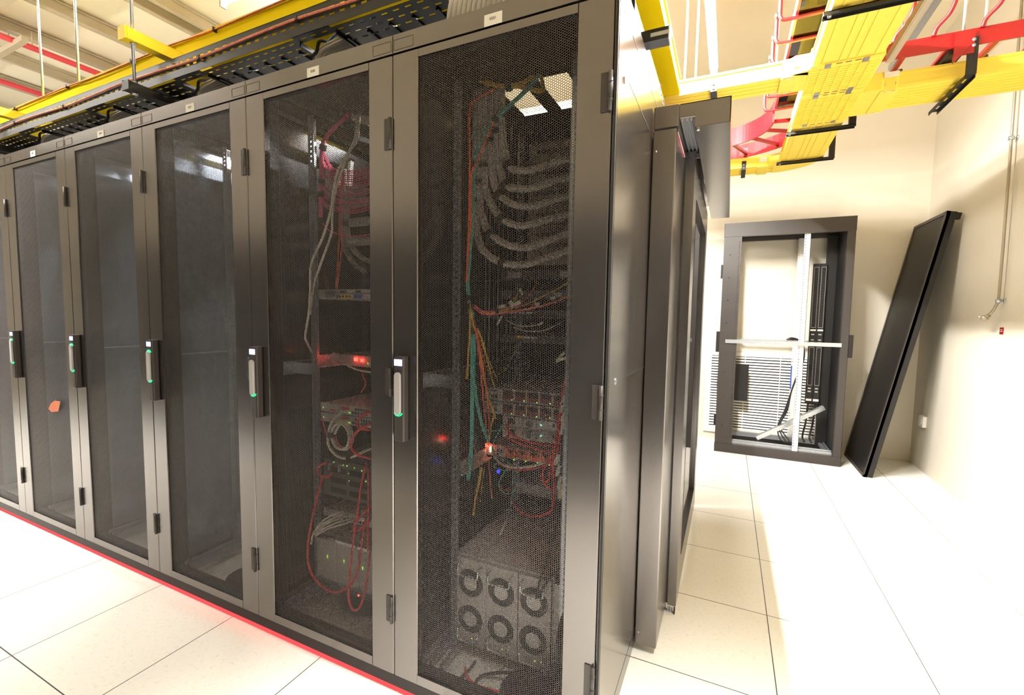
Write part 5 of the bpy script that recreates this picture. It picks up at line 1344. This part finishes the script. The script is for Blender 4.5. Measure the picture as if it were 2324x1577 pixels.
# ================================================================== second cabinet: pink cords, grey leads, servers
# pink patch cords in rows
cab('patch_cable', 'row of pink patch cords across the second cabinet, topmost of six', 'cables', 'c_pink', [[(-1.453, 0.26, 2.307), (-1.449, 0.28, 2.272), (-1.443, 0.32, 2.222), (-1.406, 0.37, 2.215), (-1.358, 0.41, 2.227), (-1.296, 0.44, 2.246)], [(-1.453, 0.26, 2.303), (-1.449, 0.28, 2.261), (-1.443, 0.32, 2.212), (-1.407, 0.37, 2.205), (-1.358, 0.41, 2.217), (-1.297, 0.44, 2.235)], [(-1.453, 0.26, 2.297), (-1.449, 0.28, 2.251), (-1.443, 0.32, 2.201), (-1.407, 0.37, 2.194), (-1.358, 0.41, 2.206), (-1.297, 0.44, 2.224)]], 0.003, grp='rows of pink patch cords')
cab('patch_cable', 'row of pink patch cords across the second cabinet, second from the top of six', 'cables', 'c_pink', [[(-1.453, 0.26, 2.264), (-1.45, 0.28, 2.228), (-1.443, 0.32, 2.193), (-1.407, 0.37, 2.185), (-1.358, 0.41, 2.197), (-1.297, 0.44, 2.216)], [(-1.454, 0.26, 2.26), (-1.45, 0.28, 2.218), (-1.444, 0.32, 2.182), (-1.407, 0.37, 2.174), (-1.358, 0.41, 2.186), (-1.297, 0.44, 2.205)], [(-1.454, 0.26, 2.254), (-1.45, 0.28, 2.207), (-1.444, 0.32, 2.171), (-1.407, 0.37, 2.164), (-1.359, 0.41, 2.176), (-1.297, 0.44, 2.194)]], 0.003, grp='rows of pink patch cords')
cab('patch_cable', 'row of pink patch cords across the second cabinet, third from the top of six', 'cables', 'c_pink', [[(-1.454, 0.26, 2.219), (-1.451, 0.28, 2.182), (-1.444, 0.32, 2.159), (-1.407, 0.37, 2.151), (-1.359, 0.41, 2.163), (-1.297, 0.44, 2.181)], [(-1.454, 0.26, 2.215), (-1.451, 0.28, 2.172), (-1.444, 0.32, 2.148), (-1.408, 0.37, 2.14), (-1.359, 0.41, 2.152), (-1.297, 0.44, 2.17)], [(-1.455, 0.26, 2.208), (-1.451, 0.28, 2.162), (-1.444, 0.32, 2.138), (-1.408, 0.37, 2.129), (-1.359, 0.41, 2.141), (-1.297, 0.44, 2.16)]], 0.003, grp='rows of pink patch cords')
cab('patch_cable', 'row of pink patch cords across the second cabinet, third from the bottom of six', 'cables', 'c_pink', [[(-1.455, 0.26, 2.173), (-1.451, 0.28, 2.136), (-1.445, 0.32, 2.121), (-1.408, 0.37, 2.112), (-1.359, 0.41, 2.124), (-1.297, 0.44, 2.142)], [(-1.455, 0.26, 2.169), (-1.452, 0.28, 2.126), (-1.445, 0.32, 2.11), (-1.408, 0.37, 2.101), (-1.359, 0.41, 2.113), (-1.297, 0.44, 2.131)], [(-1.455, 0.26, 2.163), (-1.452, 0.28, 2.115), (-1.445, 0.32, 2.099), (-1.408, 0.37, 2.09), (-1.359, 0.41, 2.102), (-1.297, 0.44, 2.12)]], 0.003, grp='rows of pink patch cords')
cab('patch_cable', 'row of pink patch cords across the second cabinet, second from the bottom of six', 'cables', 'c_pink', [[(-1.456, 0.26, 2.128), (-1.452, 0.28, 2.09), (-1.445, 0.32, 2.078), (-1.409, 0.37, 2.069), (-1.36, 0.41, 2.08), (-1.298, 0.44, 2.099)], [(-1.456, 0.26, 2.123), (-1.453, 0.28, 2.08), (-1.446, 0.32, 2.067), (-1.409, 0.37, 2.058), (-1.36, 0.41, 2.069), (-1.298, 0.44, 2.088)], [(-1.456, 0.26, 2.117), (-1.453, 0.28, 2.069), (-1.446, 0.32, 2.057), (-1.409, 0.37, 2.047), (-1.36, 0.41, 2.058), (-1.298, 0.44, 2.077)]], 0.003, grp='rows of pink patch cords')
cab('patch_cable', 'row of pink patch cords across the second cabinet, lowest of six', 'cables', 'c_pink', [[(-1.457, 0.26, 2.086), (-1.453, 0.28, 2.048), (-1.446, 0.32, 2.039), (-1.409, 0.37, 2.03), (-1.36, 0.41, 2.041), (-1.298, 0.44, 2.06)], [(-1.457, 0.26, 2.082), (-1.453, 0.28, 2.038), (-1.446, 0.32, 2.029), (-1.409, 0.37, 2.019), (-1.36, 0.41, 2.03), (-1.298, 0.44, 2.049)], [(-1.457, 0.26, 2.076), (-1.454, 0.28, 2.027), (-1.446, 0.32, 2.018), (-1.409, 0.37, 2.008), (-1.36, 0.41, 2.019), (-1.298, 0.44, 2.038)]], 0.003, grp='rows of pink patch cords')
cab('cable_bundle', 'pink cable trunk beside the left rail of the second cabinet', 'cables', 'c_pink', [[(-1.344, 0.34, 2.47), (-1.39, 0.3, 2.406), (-1.436, 0.28, 2.351), (-1.441, 0.26, 2.297), (-1.442, 0.25, 2.161), (-1.449, 0.25, 1.953)]], 0.0028, 9, 0.010, None, [((-1.441, 0.26, 2.297), (.2, 0, 1), .017), ((-1.442, 0.25, 2.136), (0, 0, 1), .015), ((-1.446, 0.25, 2.076), (0, 0, 1), .015), ((-1.449, 0.25, 1.953), (0, 0, 1), .014)])
cab('patch_cable', 'single pink patch cord hanging below the six rows', 'cable', 'c_pink', [[(-1.443, 0.25, 1.949), (-1.438, 0.28, 1.916), (-1.4, 0.33, 1.894), (-1.338, 0.37, 1.891), (-1.281, 0.42, 1.906)]], 0.003)
cab('grey_lead', 'left one of two pale grey leads hanging past the rail of the second cabinet', 'cable', 'c_white', [[(-1.163, 0.2, 2.385), (-1.151, 0.17, 2.271), (-1.17, 0.15, 2.206), (-1.21, 0.13, 2.13), (-1.229, 0.12, 2.045), (-1.238, 0.11, 1.95), (-1.277, 0.1, 1.837), (-1.35, 0.1, 1.724), (-1.358, 0.1, 1.606), (-1.369, 0.1, 1.507), (-1.393, 0.1, 1.406), (-1.409, 0.12, 1.374), (-1.445, 0.18, 1.317)]], 0.0052, grp='pale grey leads')
cab('grey_lead', 'right one of two pale grey leads hanging past the rail of the second cabinet', 'cable', 'c_white', [[(-1.163, 0.21, 2.389), (-1.141, 0.17, 2.259), (-1.173, 0.15, 2.197), (-1.221, 0.13, 2.057), (-1.233, 0.12, 1.989), (-1.239, 0.12, 1.923), (-1.245, 0.12, 1.857), (-1.293, 0.12, 1.763), (-1.352, 0.12, 1.647), (-1.377, 0.12, 1.547), (-1.384, 0.12, 1.497)]], 0.0052, grp='pale grey leads')
cab('cable_bundle', 'thick grey cable bundle curving right below the pink rows, upper of two', 'cables', 'c_grey', [[(-1.485, 0.48, 2.319), (-1.503, 0.48, 2.139), (-1.507, 0.47, 1.999), (-1.486, 0.46, 1.893), (-1.428, 0.45, 1.827), (-1.368, 0.45, 1.788), (-1.313, 0.46, 1.769)]], 0.0055, 9, 0.014, 'thick grey bundles in the second cabinet', [((-1.501, 0.47, 1.978), (0, 0, 1), .024)])
cab('cable_bundle', 'thick grey cable bundle curving right below the pink rows, lower of two', 'cables', 'c_grey', [[(-1.531, 0.48, 2.325), (-1.548, 0.48, 2.004), (-1.52, 0.46, 1.883), (-1.467, 0.44, 1.809), (-1.409, 0.43, 1.756), (-1.335, 0.42, 1.719)]], 0.0055, 9, 0.013, 'thick grey bundles in the second cabinet')
cab('cable_bundle', 'orange fibres hanging down the middle of the second cabinet', 'cables', 'c_orange', [[(-1.499, 0.42, 2.213), (-1.506, 0.42, 1.99), (-1.511, 0.42, 1.888), (-1.522, 0.42, 1.763), (-1.547, 0.43, 1.637)], [(-1.494, 0.42, 1.989), (-1.489, 0.42, 1.887), (-1.51, 0.42, 1.739), (-1.541, 0.43, 1.625)]], 0.003, 2, 0.003)
cab('cable_bundle', 'white cable bundle at the back of the second cabinet', 'cables', 'c_white', [[(-1.756, 0.62, 2.045), (-1.761, 0.62, 1.791), (-1.775, 0.62, 1.376), (-1.786, 0.62, 1.137), (-1.754, 0.6, 0.929)]], 0.005, 5, 0.012)
t = thing('wire_basket', 'upright wire cable basket at the back of the second cabinet', 'cable basket', (-1.6, 0.6, 1.2))
m = MB()
for i in range(10):
    xx = -1.70 + i * 0.032
    m.cyl((xx, 0.72, 1.05), (xx, 0.72, 2.3), 0.0018, 6)
for z in (1.1, 1.3, 1.5, 1.7, 1.9, 2.1, 2.3): m.cyl((-1.71, 0.722, z), (-1.40, 0.722, z), 0.002, 6)
m.build('mesh', M['zinc'], t)
# patch panels behind the pink cords
for i, z0 in enumerate((2.06, 1.96, 1.86)):
    t = thing('patch_bay', ['white ported patch panel behind the pink cords, upper of three', 'white ported patch panel behind the pink cords, middle of three', 'white ported patch panel behind the pink cords, lower of three'][i], 'patch panel', (-1.3, .5, z0), 'white ported patch panels')
    MB().box(-1.50, -0.98, 0.46, 0.464, z0, z0 + 0.045).build('plate', M['boxgrey'], t)
    m = MB()
    for q in range(18): m.box(-1.47 + q * .026, -1.453 + q * .026, 0.45, 0.46, z0 + 0.012, z0 + 0.032)
    m.build('plug', M['plate_w'], t)
t = thing('white_box', 'pale tilted panel edge near the roof of the second cabinet', 'panel', (-1.2, .45, 2.3))
MB().bar((-1.389, 0.4, 2.492), (-1.301, 0.46, 2.471), 0.05, 0.035).build('edge', M['tag_y'], t)
t = thing('shelf_rail', 'bright zinc rail under the roof of the second cabinet', 'rail', (-1.2, .45, 2.2))
MB().bar((-1.329, 0.36, 2.363), (-1.266, 0.42, 2.347), 0.012, 0.02).build('rail', M['zinc'], t)
# switches and servers
t = unit('network_switch', 'thin grey switch with four yellow framed ports, upper in the second cabinet', 'switch', -1.412, -0.98, 0.22, 0.36, 1.573, 1.618, 'boxsilver')
fbox(t, 'yellow_port_frame', 'yel_p', 0.22, [(-1.305 + i * .021, -1.287 + i * .021, 1.578, 1.593) for i in range(4)])
fbox(t, 'port', 'hole', 0.22, [(-1.302 + i * .021, -1.29 + i * .021, 1.581, 1.59) for i in range(4)] + [(-1.29, -1.26, 1.604, 1.612), (-1.2, -1.17, 1.604, 1.612)], 0.005)
fbox(t, 'blue_port', 'blue_p', 0.22, [(-1.32, -1.308, 1.578, 1.593), (-1.21, -1.16, 1.577, 1.594)])
fbox(t, 'vent', 'boxdark', 0.22, [(-1.39, -1.33, 1.585 + i * .006, 1.588 + i * .006) for i in range(5)] + [(-1.41, -1.1, 1.598, 1.6)])
t = unit('network_switch', 'dark box with a bright red lamp at the middle of the second cabinet', 'switch', -1.47, -1.0, 0.36, 0.3, 1.24, 1.295, 'boxgrey')
MB().box(-1.342, -1.325, 0.345, 0.357, 1.268, 1.285).build('red_lamp', M['dot_red'], t)
MB().box(-1.300, -1.288, 0.345, 0.357, 1.266, 1.28).build('red_lamp', M['dot_red'], t)
fbox(t, 'status_light', 'dot_green', 0.36, [(-1.262, -1.256, 1.256, 1.262)])
t = thing('shelf_bracket', 'steel shelf bracket lit red beside the rail of the second cabinet', 'bracket', (-1.44, .3, 1.23))
MB().box(-1.462, -1.455, 0.21, 0.36, 1.25, 1.3).box(-1.462, -1.42, 0.21, 0.36, 1.243, 1.25).build('angle', M['boxsilver'], t)
cab('patch_lead', 'white lead drooping from the red lamp box of the second cabinet', 'cable', 'c_white', [[(-1.474, 0.34, 1.305), (-1.414, 0.32, 1.275), (-1.335, 0.3, 1.249), (-1.245, 0.28, 1.235), (-1.142, 0.26, 1.233)]], 0.0048)
for i, (z0, z1, lb) in enumerate(((1.032, 1.075, 'upper thin server with a red badge in the second cabinet'), (0.984, 1.026, 'lower thin server with a red badge in the second cabinet'))):
    t = unit('server', lb, 'server', -1.40, -0.98, 0.21, 0.6, z0, z1, 'boxsilver')
    fbox(t, 'red_badge', 'c_red', 0.21, [(-1.285, -1.235, z0 + .024, z0 + .034), (-1.36, -1.325, z0 + .008, z0 + .015)])
    fbox(t, 'port', 'hole', 0.21, [(-1.22 + q * .018, -1.21 + q * .018, z0 + .006, z0 + .018) for q in range(5)] + [(-1.2 + q * .016, -1.19 + q * .016, z0 + .024, z0 + .036) for q in range(6)])
    fbox(t, 'blue_port', 'blue_p', 0.21, [(-1.15, -1.125, z0 + .008, z0 + .022)])
    fbox(t, 'status_light', 'dot_green', 0.21, [(-1.285, -1.28, z0 + .008, z0 + .013), (-1.245, -1.24, z0 + .008, z0 + .013), (-1.235, -1.23, z0 + .008, z0 + .013), (-1.405, -1.40, z0 + .016, z0 + .021)])
t = thing('cable_coil', 'coil of white cables hanging under the thin servers', 'cable coil', (-1.259, 0.17, 0.946))
m = MB()
import math as _m
c0 = Vector((-1.243, 0.16, 0.94))
for i in range(3):
    m.tube([(c0.x + (0.055 + .004 * i) * _m.cos(a * _m.pi / 9), 0.155 + .008 * i, c0.z + (0.06 + .003 * i) * _m.sin(a * _m.pi / 9)) for a in range(19)], 0.0058, 8)
m.tube([(-1.238, 0.2, 1.05), (-1.273, 0.18, 1.036), (-1.303, 0.16, 0.995), (-1.316, 0.15, 0.933), (-1.295, 0.14, 0.886), (-1.246, 0.14, 0.851), (-1.181, 0.14, 0.851), (-1.115, 0.14, 0.881), (-1.026, 0.14, 0.923)], 0.0062, 8)
m.tube([(-1.225, 0.2, 1.01), (-1.246, 0.18, 1.001), (-1.259, 0.16, 0.983), (-1.271, 0.15, 0.949)], 0.0055, 8)
m.build('turns', M['c_white'], t)
m = MB().tube([(c0.x + 0.05 * _m.cos(a * _m.pi / 9), 0.175, c0.z + 0.055 * _m.sin(a * _m.pi / 9)) for a in range(19)], 0.0035, 8)
m.tube([(-1.409, 0.2, 1.006), (-1.376, 0.19, 0.948), (-1.337, 0.18, 0.901)], 0.0035, 8)
m.build('pink_turns', M['c_pink'], t)
tie_at(t, (c0.x - 0.06, 0.16, c0.z), (0, 0, 1), 0.02)
tie_at(t, (-1.173, 0.14, 0.852), (1, 0, .1), 0.012)
# black switches with green lights
t = unit('network_switch', 'black device dotted with green lights below the white coil', 'switch', -1.385, -0.98, 0.21, 0.5, 0.62, 0.80, 'boxdark')
m = MB()
for (xx, zz) in ((-1.34, .79), (-1.28, .785), (-1.255, .785), (-1.21, .782), (-1.165, .776), (-1.125, .77), (-1.245, .75), (-1.243, .715), (-1.14, .73), (-1.1, .7)):
    m.box(xx, xx + .005, .203, .207, zz - .003, zz + .002)
m.each('status_light', M['dot_green'], t)
m = MB()
for xx in (-1.365, -1.30): m.box(xx, xx + .006, .195, .207, .75, .785).box(xx, xx + .02, .195, .207, .78, .785)
m.each('bracket_clip', M['boxsilver'], t)
m = MB()
for a, b in ((-1.36, -1.26), (-1.24, -1.12)):
    for z in (.64, .69, .74): m.box(a, b, .204, .207, z, z + .025)
m.build('bay', M['hole'], t)
t = unit('network_switch', 'flat grey switch fed by white cables above the pale chassis', 'switch', -1.39, -0.98, 0.21, 0.45, 0.512, 0.55, 'boxgrey', 'boxsilver')
fbox(t, 'port', 'hole', 0.21, [(-1.28 + q * .02, -1.268 + q * .02, .518, .53) for q in range(7)])
fbox(t, 'blue_port', 'blue_p', 0.21, [(-1.16, -1.13, .515, .53)]); fbox(t, 'red_plug', 'c_red', 0.21, [(-1.285 + q * .025, -1.277 + q * .025, .527, .533) for q in range(4)])
t = thing('cable_bundle', 'fan of white cables sweeping down left from the flat grey switch', 'cables', (-1.346, 0.16, 0.519))
m = MB()
for (a, b) in ((780, 1160), (786, 1164), (790, 1170), (796, 1174), (800, 1180), (806, 1182)):
    pass
for p in ([(-1.267, 0.2, 0.564), (-1.302, 0.16, 0.554), (-1.341, 0.13, 0.523), (-1.366, 0.11, 0.483), (-1.376, 0.1, 0.441)], [(-1.25, 0.2, 0.557), (-1.288, 0.16, 0.544), (-1.333, 0.13, 0.516), (-1.369, 0.11, 0.474), (-1.379, 0.1, 0.418)], [(-1.236, 0.2, 0.547), (-1.274, 0.16, 0.538), (-1.325, 0.13, 0.51), (-1.366, 0.11, 0.466)], [(-1.22, 0.2, 0.537), (-1.26, 0.16, 0.528), (-1.313, 0.13, 0.504), (-1.363, 0.11, 0.463)], [(-1.206, 0.2, 0.532), (-1.247, 0.16, 0.518), (-1.299, 0.13, 0.5), (-1.361, 0.11, 0.459)]):
    m.tube(p, 0.0045, 7)
m.build('cable_strands', M['c_white'], t)
# pale blade chassis
t = thing('blade_chassis', 'pale grey chassis with bright top and bottom edges at the foot of the second cabinet', 'chassis', (-1.19, 0.45, 0.2))
MB().bbox(-1.405, -0.98, 0.17, 0.75, 0.205, 0.455, 0.003).build('body', M['boxgrey'], t)
m = MB()
for i in range(3):
    m.bbox(-1.40 + i * .135, -1.27 + i * .135, 0.150, 0.17, 0.235, 0.43, 0.002)
m.each('blade_front', M['boxgrey'], t)
m = MB()
for i in range(3): m.box(-1.405 + i * .135, -1.28 + i * .135, 0.142, 0.17, 0.434, 0.447)
m.box(-1.41, -0.98, 0.142, 0.17, 0.207, 0.222)
m.each('ejector_edge', M['chrome'], t)
m = MB()
for xx, zz in ((-1.33, .34), (-1.225, .345), (-1.11, .34)): m.box(xx, xx + .006, .147, .150, zz, zz + .014)
m.each('status_light', M['dot_green'], t)
MB().box(-1.13, -1.124, .139, .142, .212, .217).build('red_light', M['dot_red'], t)
# red cords
cab('power_cable', 'long red cord drooping in a deep loop across the pale chassis', 'cord', 'c_red', [[(-1.348, 0.18, 0.793), (-1.375, 0.16, 0.783), (-1.388, 0.15, 0.757), (-1.365, 0.15, 0.735), (-1.327, 0.16, 0.733), (-1.318, 0.17, 0.753)], [(-1.339, 0.14, 0.746), (-1.339, 0.11, 0.668), (-1.36, 0.08, 0.506), (-1.368, 0.07, 0.377), (-1.336, 0.07, 0.292), (-1.258, 0.07, 0.252), (-1.19, 0.075, 0.252), (-1.115, 0.08, 0.301), (-1.08, 0.09, 0.372), (-1.063, 0.1, 0.503), (-1.06, 0.12, 0.605)]], 0.005, grp='red cords in the second cabinet')
cab('power_cable', 'red cord hanging in a narrow deep loop below the pale chassis', 'cord', 'c_red', [[(-1.053, 0.12, 0.856), (-1.065, 0.1, 0.761), (-1.077, 0.09, 0.644), (-1.1, 0.08, 0.483), (-1.113, 0.07, 0.323), (-1.112, 0.07, 0.232), (-1.081, 0.07, 0.2), (-1.042, 0.07, 0.242), (-1.021, 0.08, 0.343), (-1.009, 0.09, 0.48)]], 0.005, grp='red cords in the second cabinet')
cab('power_cable', 'red cords bunched before the flat grey switch at the right edge of the mesh', 'cord', 'c_red', [[(-1.02, 0.12, 0.672), (-1.076, 0.11, 0.616), (-1.121, 0.11, 0.556), (-1.103, 0.11, 0.54), (-1.035, 0.12, 0.601)], [(-1.034, 0.11, 0.842), (-1.035, 0.11, 0.664), (-1.031, 0.1, 0.47)]], 0.005, grp='red cords in the second cabinet')
cab('power_cable', 'red cord with an S bend in front of the thin servers', 'cord', 'c_red', [[(-1.037, 0.14, 1.079), (-1.085, 0.14, 1.064), (-1.121, 0.14, 1.03), (-1.114, 0.14, 1.001), (-1.059, 0.15, 0.994)], [(-1.019, 0.12, 1.036), (-1.095, 0.12, 0.998), (-1.139, 0.12, 0.943), (-1.134, 0.12, 0.903), (-1.096, 0.12, 0.883), (-1.018, 0.12, 0.877)]], 0.006, grp='red cords in the second cabinet')
cab('power_cable', 'red wires dangling at the red lamp box of the second cabinet', 'cord', 'c_red', [[(-1.207, 0.26, 1.229), (-1.196, 0.26, 1.202), (-1.185, 0.26, 1.182), (-1.196, 0.26, 1.156), (-1.213, 0.26, 1.133)]], 0.0035, grp='red cords in the second cabinet')
t = thing('cable_grommet', 'black round floor grommet at the front of the second cabinet', 'grommet', (-1.3, .3, .07))
m = MB(); m.ring((-1.22, 0.33, 0.069), (0, 0, 1), 0.002, 0.15, 32, 0.03); m.build('rim', M['gasket'], t)
t = thing('cable_grommet', 'black round floor grommet at the front of the third cabinet', 'grommet', (-2.0, .13, .07))
m = MB(); m.ring((-1.92, 0.16, 0.069), (0, 0, 1), 0.002, 0.11, 32, 0.02); m.build('rim', M['gasket'], t)
# ------------------------------------------------------------------ lamps
def fixture(name, label, p0, p1, power, spread=None):
    p0 = Vector(p0); p1 = Vector(p1); c = (p0 + p1) / 2
    t = thing(name, label, 'lamp', tuple(c), 'linear ceiling lamps')
    MB().bar(p0 + Vector((0, 0, .045)), p1 + Vector((0, 0, .045)), 0.06, 0.04).build('housing', M['plate_w'], t)
    MB().cyl(p0 + Vector((0, 0, 0.0)), p1 + Vector((0, 0, 0.0)), 0.02, 12).build('tube', M['lamp'] if not spread else M['plate_w'], t)
    for q in (0.15, 0.85):
        p = p0.lerp(p1, q)
        MB().cyl(p + Vector((0, 0, 0.07)), (p.x, p.y, ZC), 0.004, 6).build('hanger', M['zinc'], t)
    d_ = (p1 - p0).normalized()
    for q, s in ((p0, -1), (p1, 1)):
        MB().bar(q + d_ * 0.0 * s, q + d_ * 0.02 * s, 0.05, 0.08).build('end_cap', M['brass'], t)
    li = bpy.data.lights.new('lamp_light', 'AREA')
    li.shape = 'RECTANGLE'; li.size = (p1 - p0).length; li.size_y = 0.04
    li.energy = power; li.color = (1.0, 0.98, 0.94)
    li.spread = math.radians(spread if spread else (180 if spread is None else 110))
    lo_ = bpy.data.objects.new('lamp_light', li)
    COL.objects.link(lo_)
    lo_.parent = t
    ang = math.atan2(d_.y, d_.x)
    lo_.rotation_euler = (0, 0, ang)
    lo_.location = (0, 0, -0.024)
    return t
fixture('linear_lamp', 'long lit ceiling lamp just right of the end cabinet, at the top edge', (0.1615, 0.75, 3.45), (0.1615, 2.69, 3.45), 310)
fixture('linear_lamp', 'lit ceiling lamp over the yellow duct making the glare at the top left', (-3.65, 1.25, 4.12), (-2.2, 1.25, 4.12), 190)
fixture('linear_lamp', 'ceiling lamp over the aisle in front of the far cabinets', (-8.0, -0.95, 3.75), (-3.9, -0.95, 3.75), 140, 0)
fixture('linear_lamp', 'unseen narrow beam fill lamp added over the floor right of the end cabinet', (0.95, -1.8, 3.6), (0.95, 0.4, 3.6), 150, 75)  # added fill light, whitens the near floor at the right
fixture('linear_lamp', 'unseen lamp added in the enclosed aisle to brighten the empty cabinets', (-4.9, 1.8, 2.95), (-0.7, 1.8, 2.95), 110)  # added out of sight, lights the empty cabinets from behind
w = bpy.data.worlds.new('world'); SC.world = w; w.use_nodes = True
w.node_tree.nodes['Background'].inputs[0].default_value = (1.0, 0.94, 0.85, 1); w.node_tree.nodes['Background'].inputs[1].default_value = 0.02
SC.view_settings.view_transform = 'Standard'
SC.view_settings.look = 'None'
SC.view_settings.gamma = 1.0
SC.view_settings.exposure = 0.85
SC.view_settings.use_curve_mapping = False
SC.cycles.max_bounces = 9
SC.cycles.diffuse_bounces = 5
SC.cycles.glossy_bounces = 5
SC.cycles.transparent_max_bounces = 16
SC.cycles.sample_clamp_indirect = 2.5
SC.cycles.caustics_reflective = False
SC.cycles.caustics_refractive = False
SC.cycles.use_denoising = True
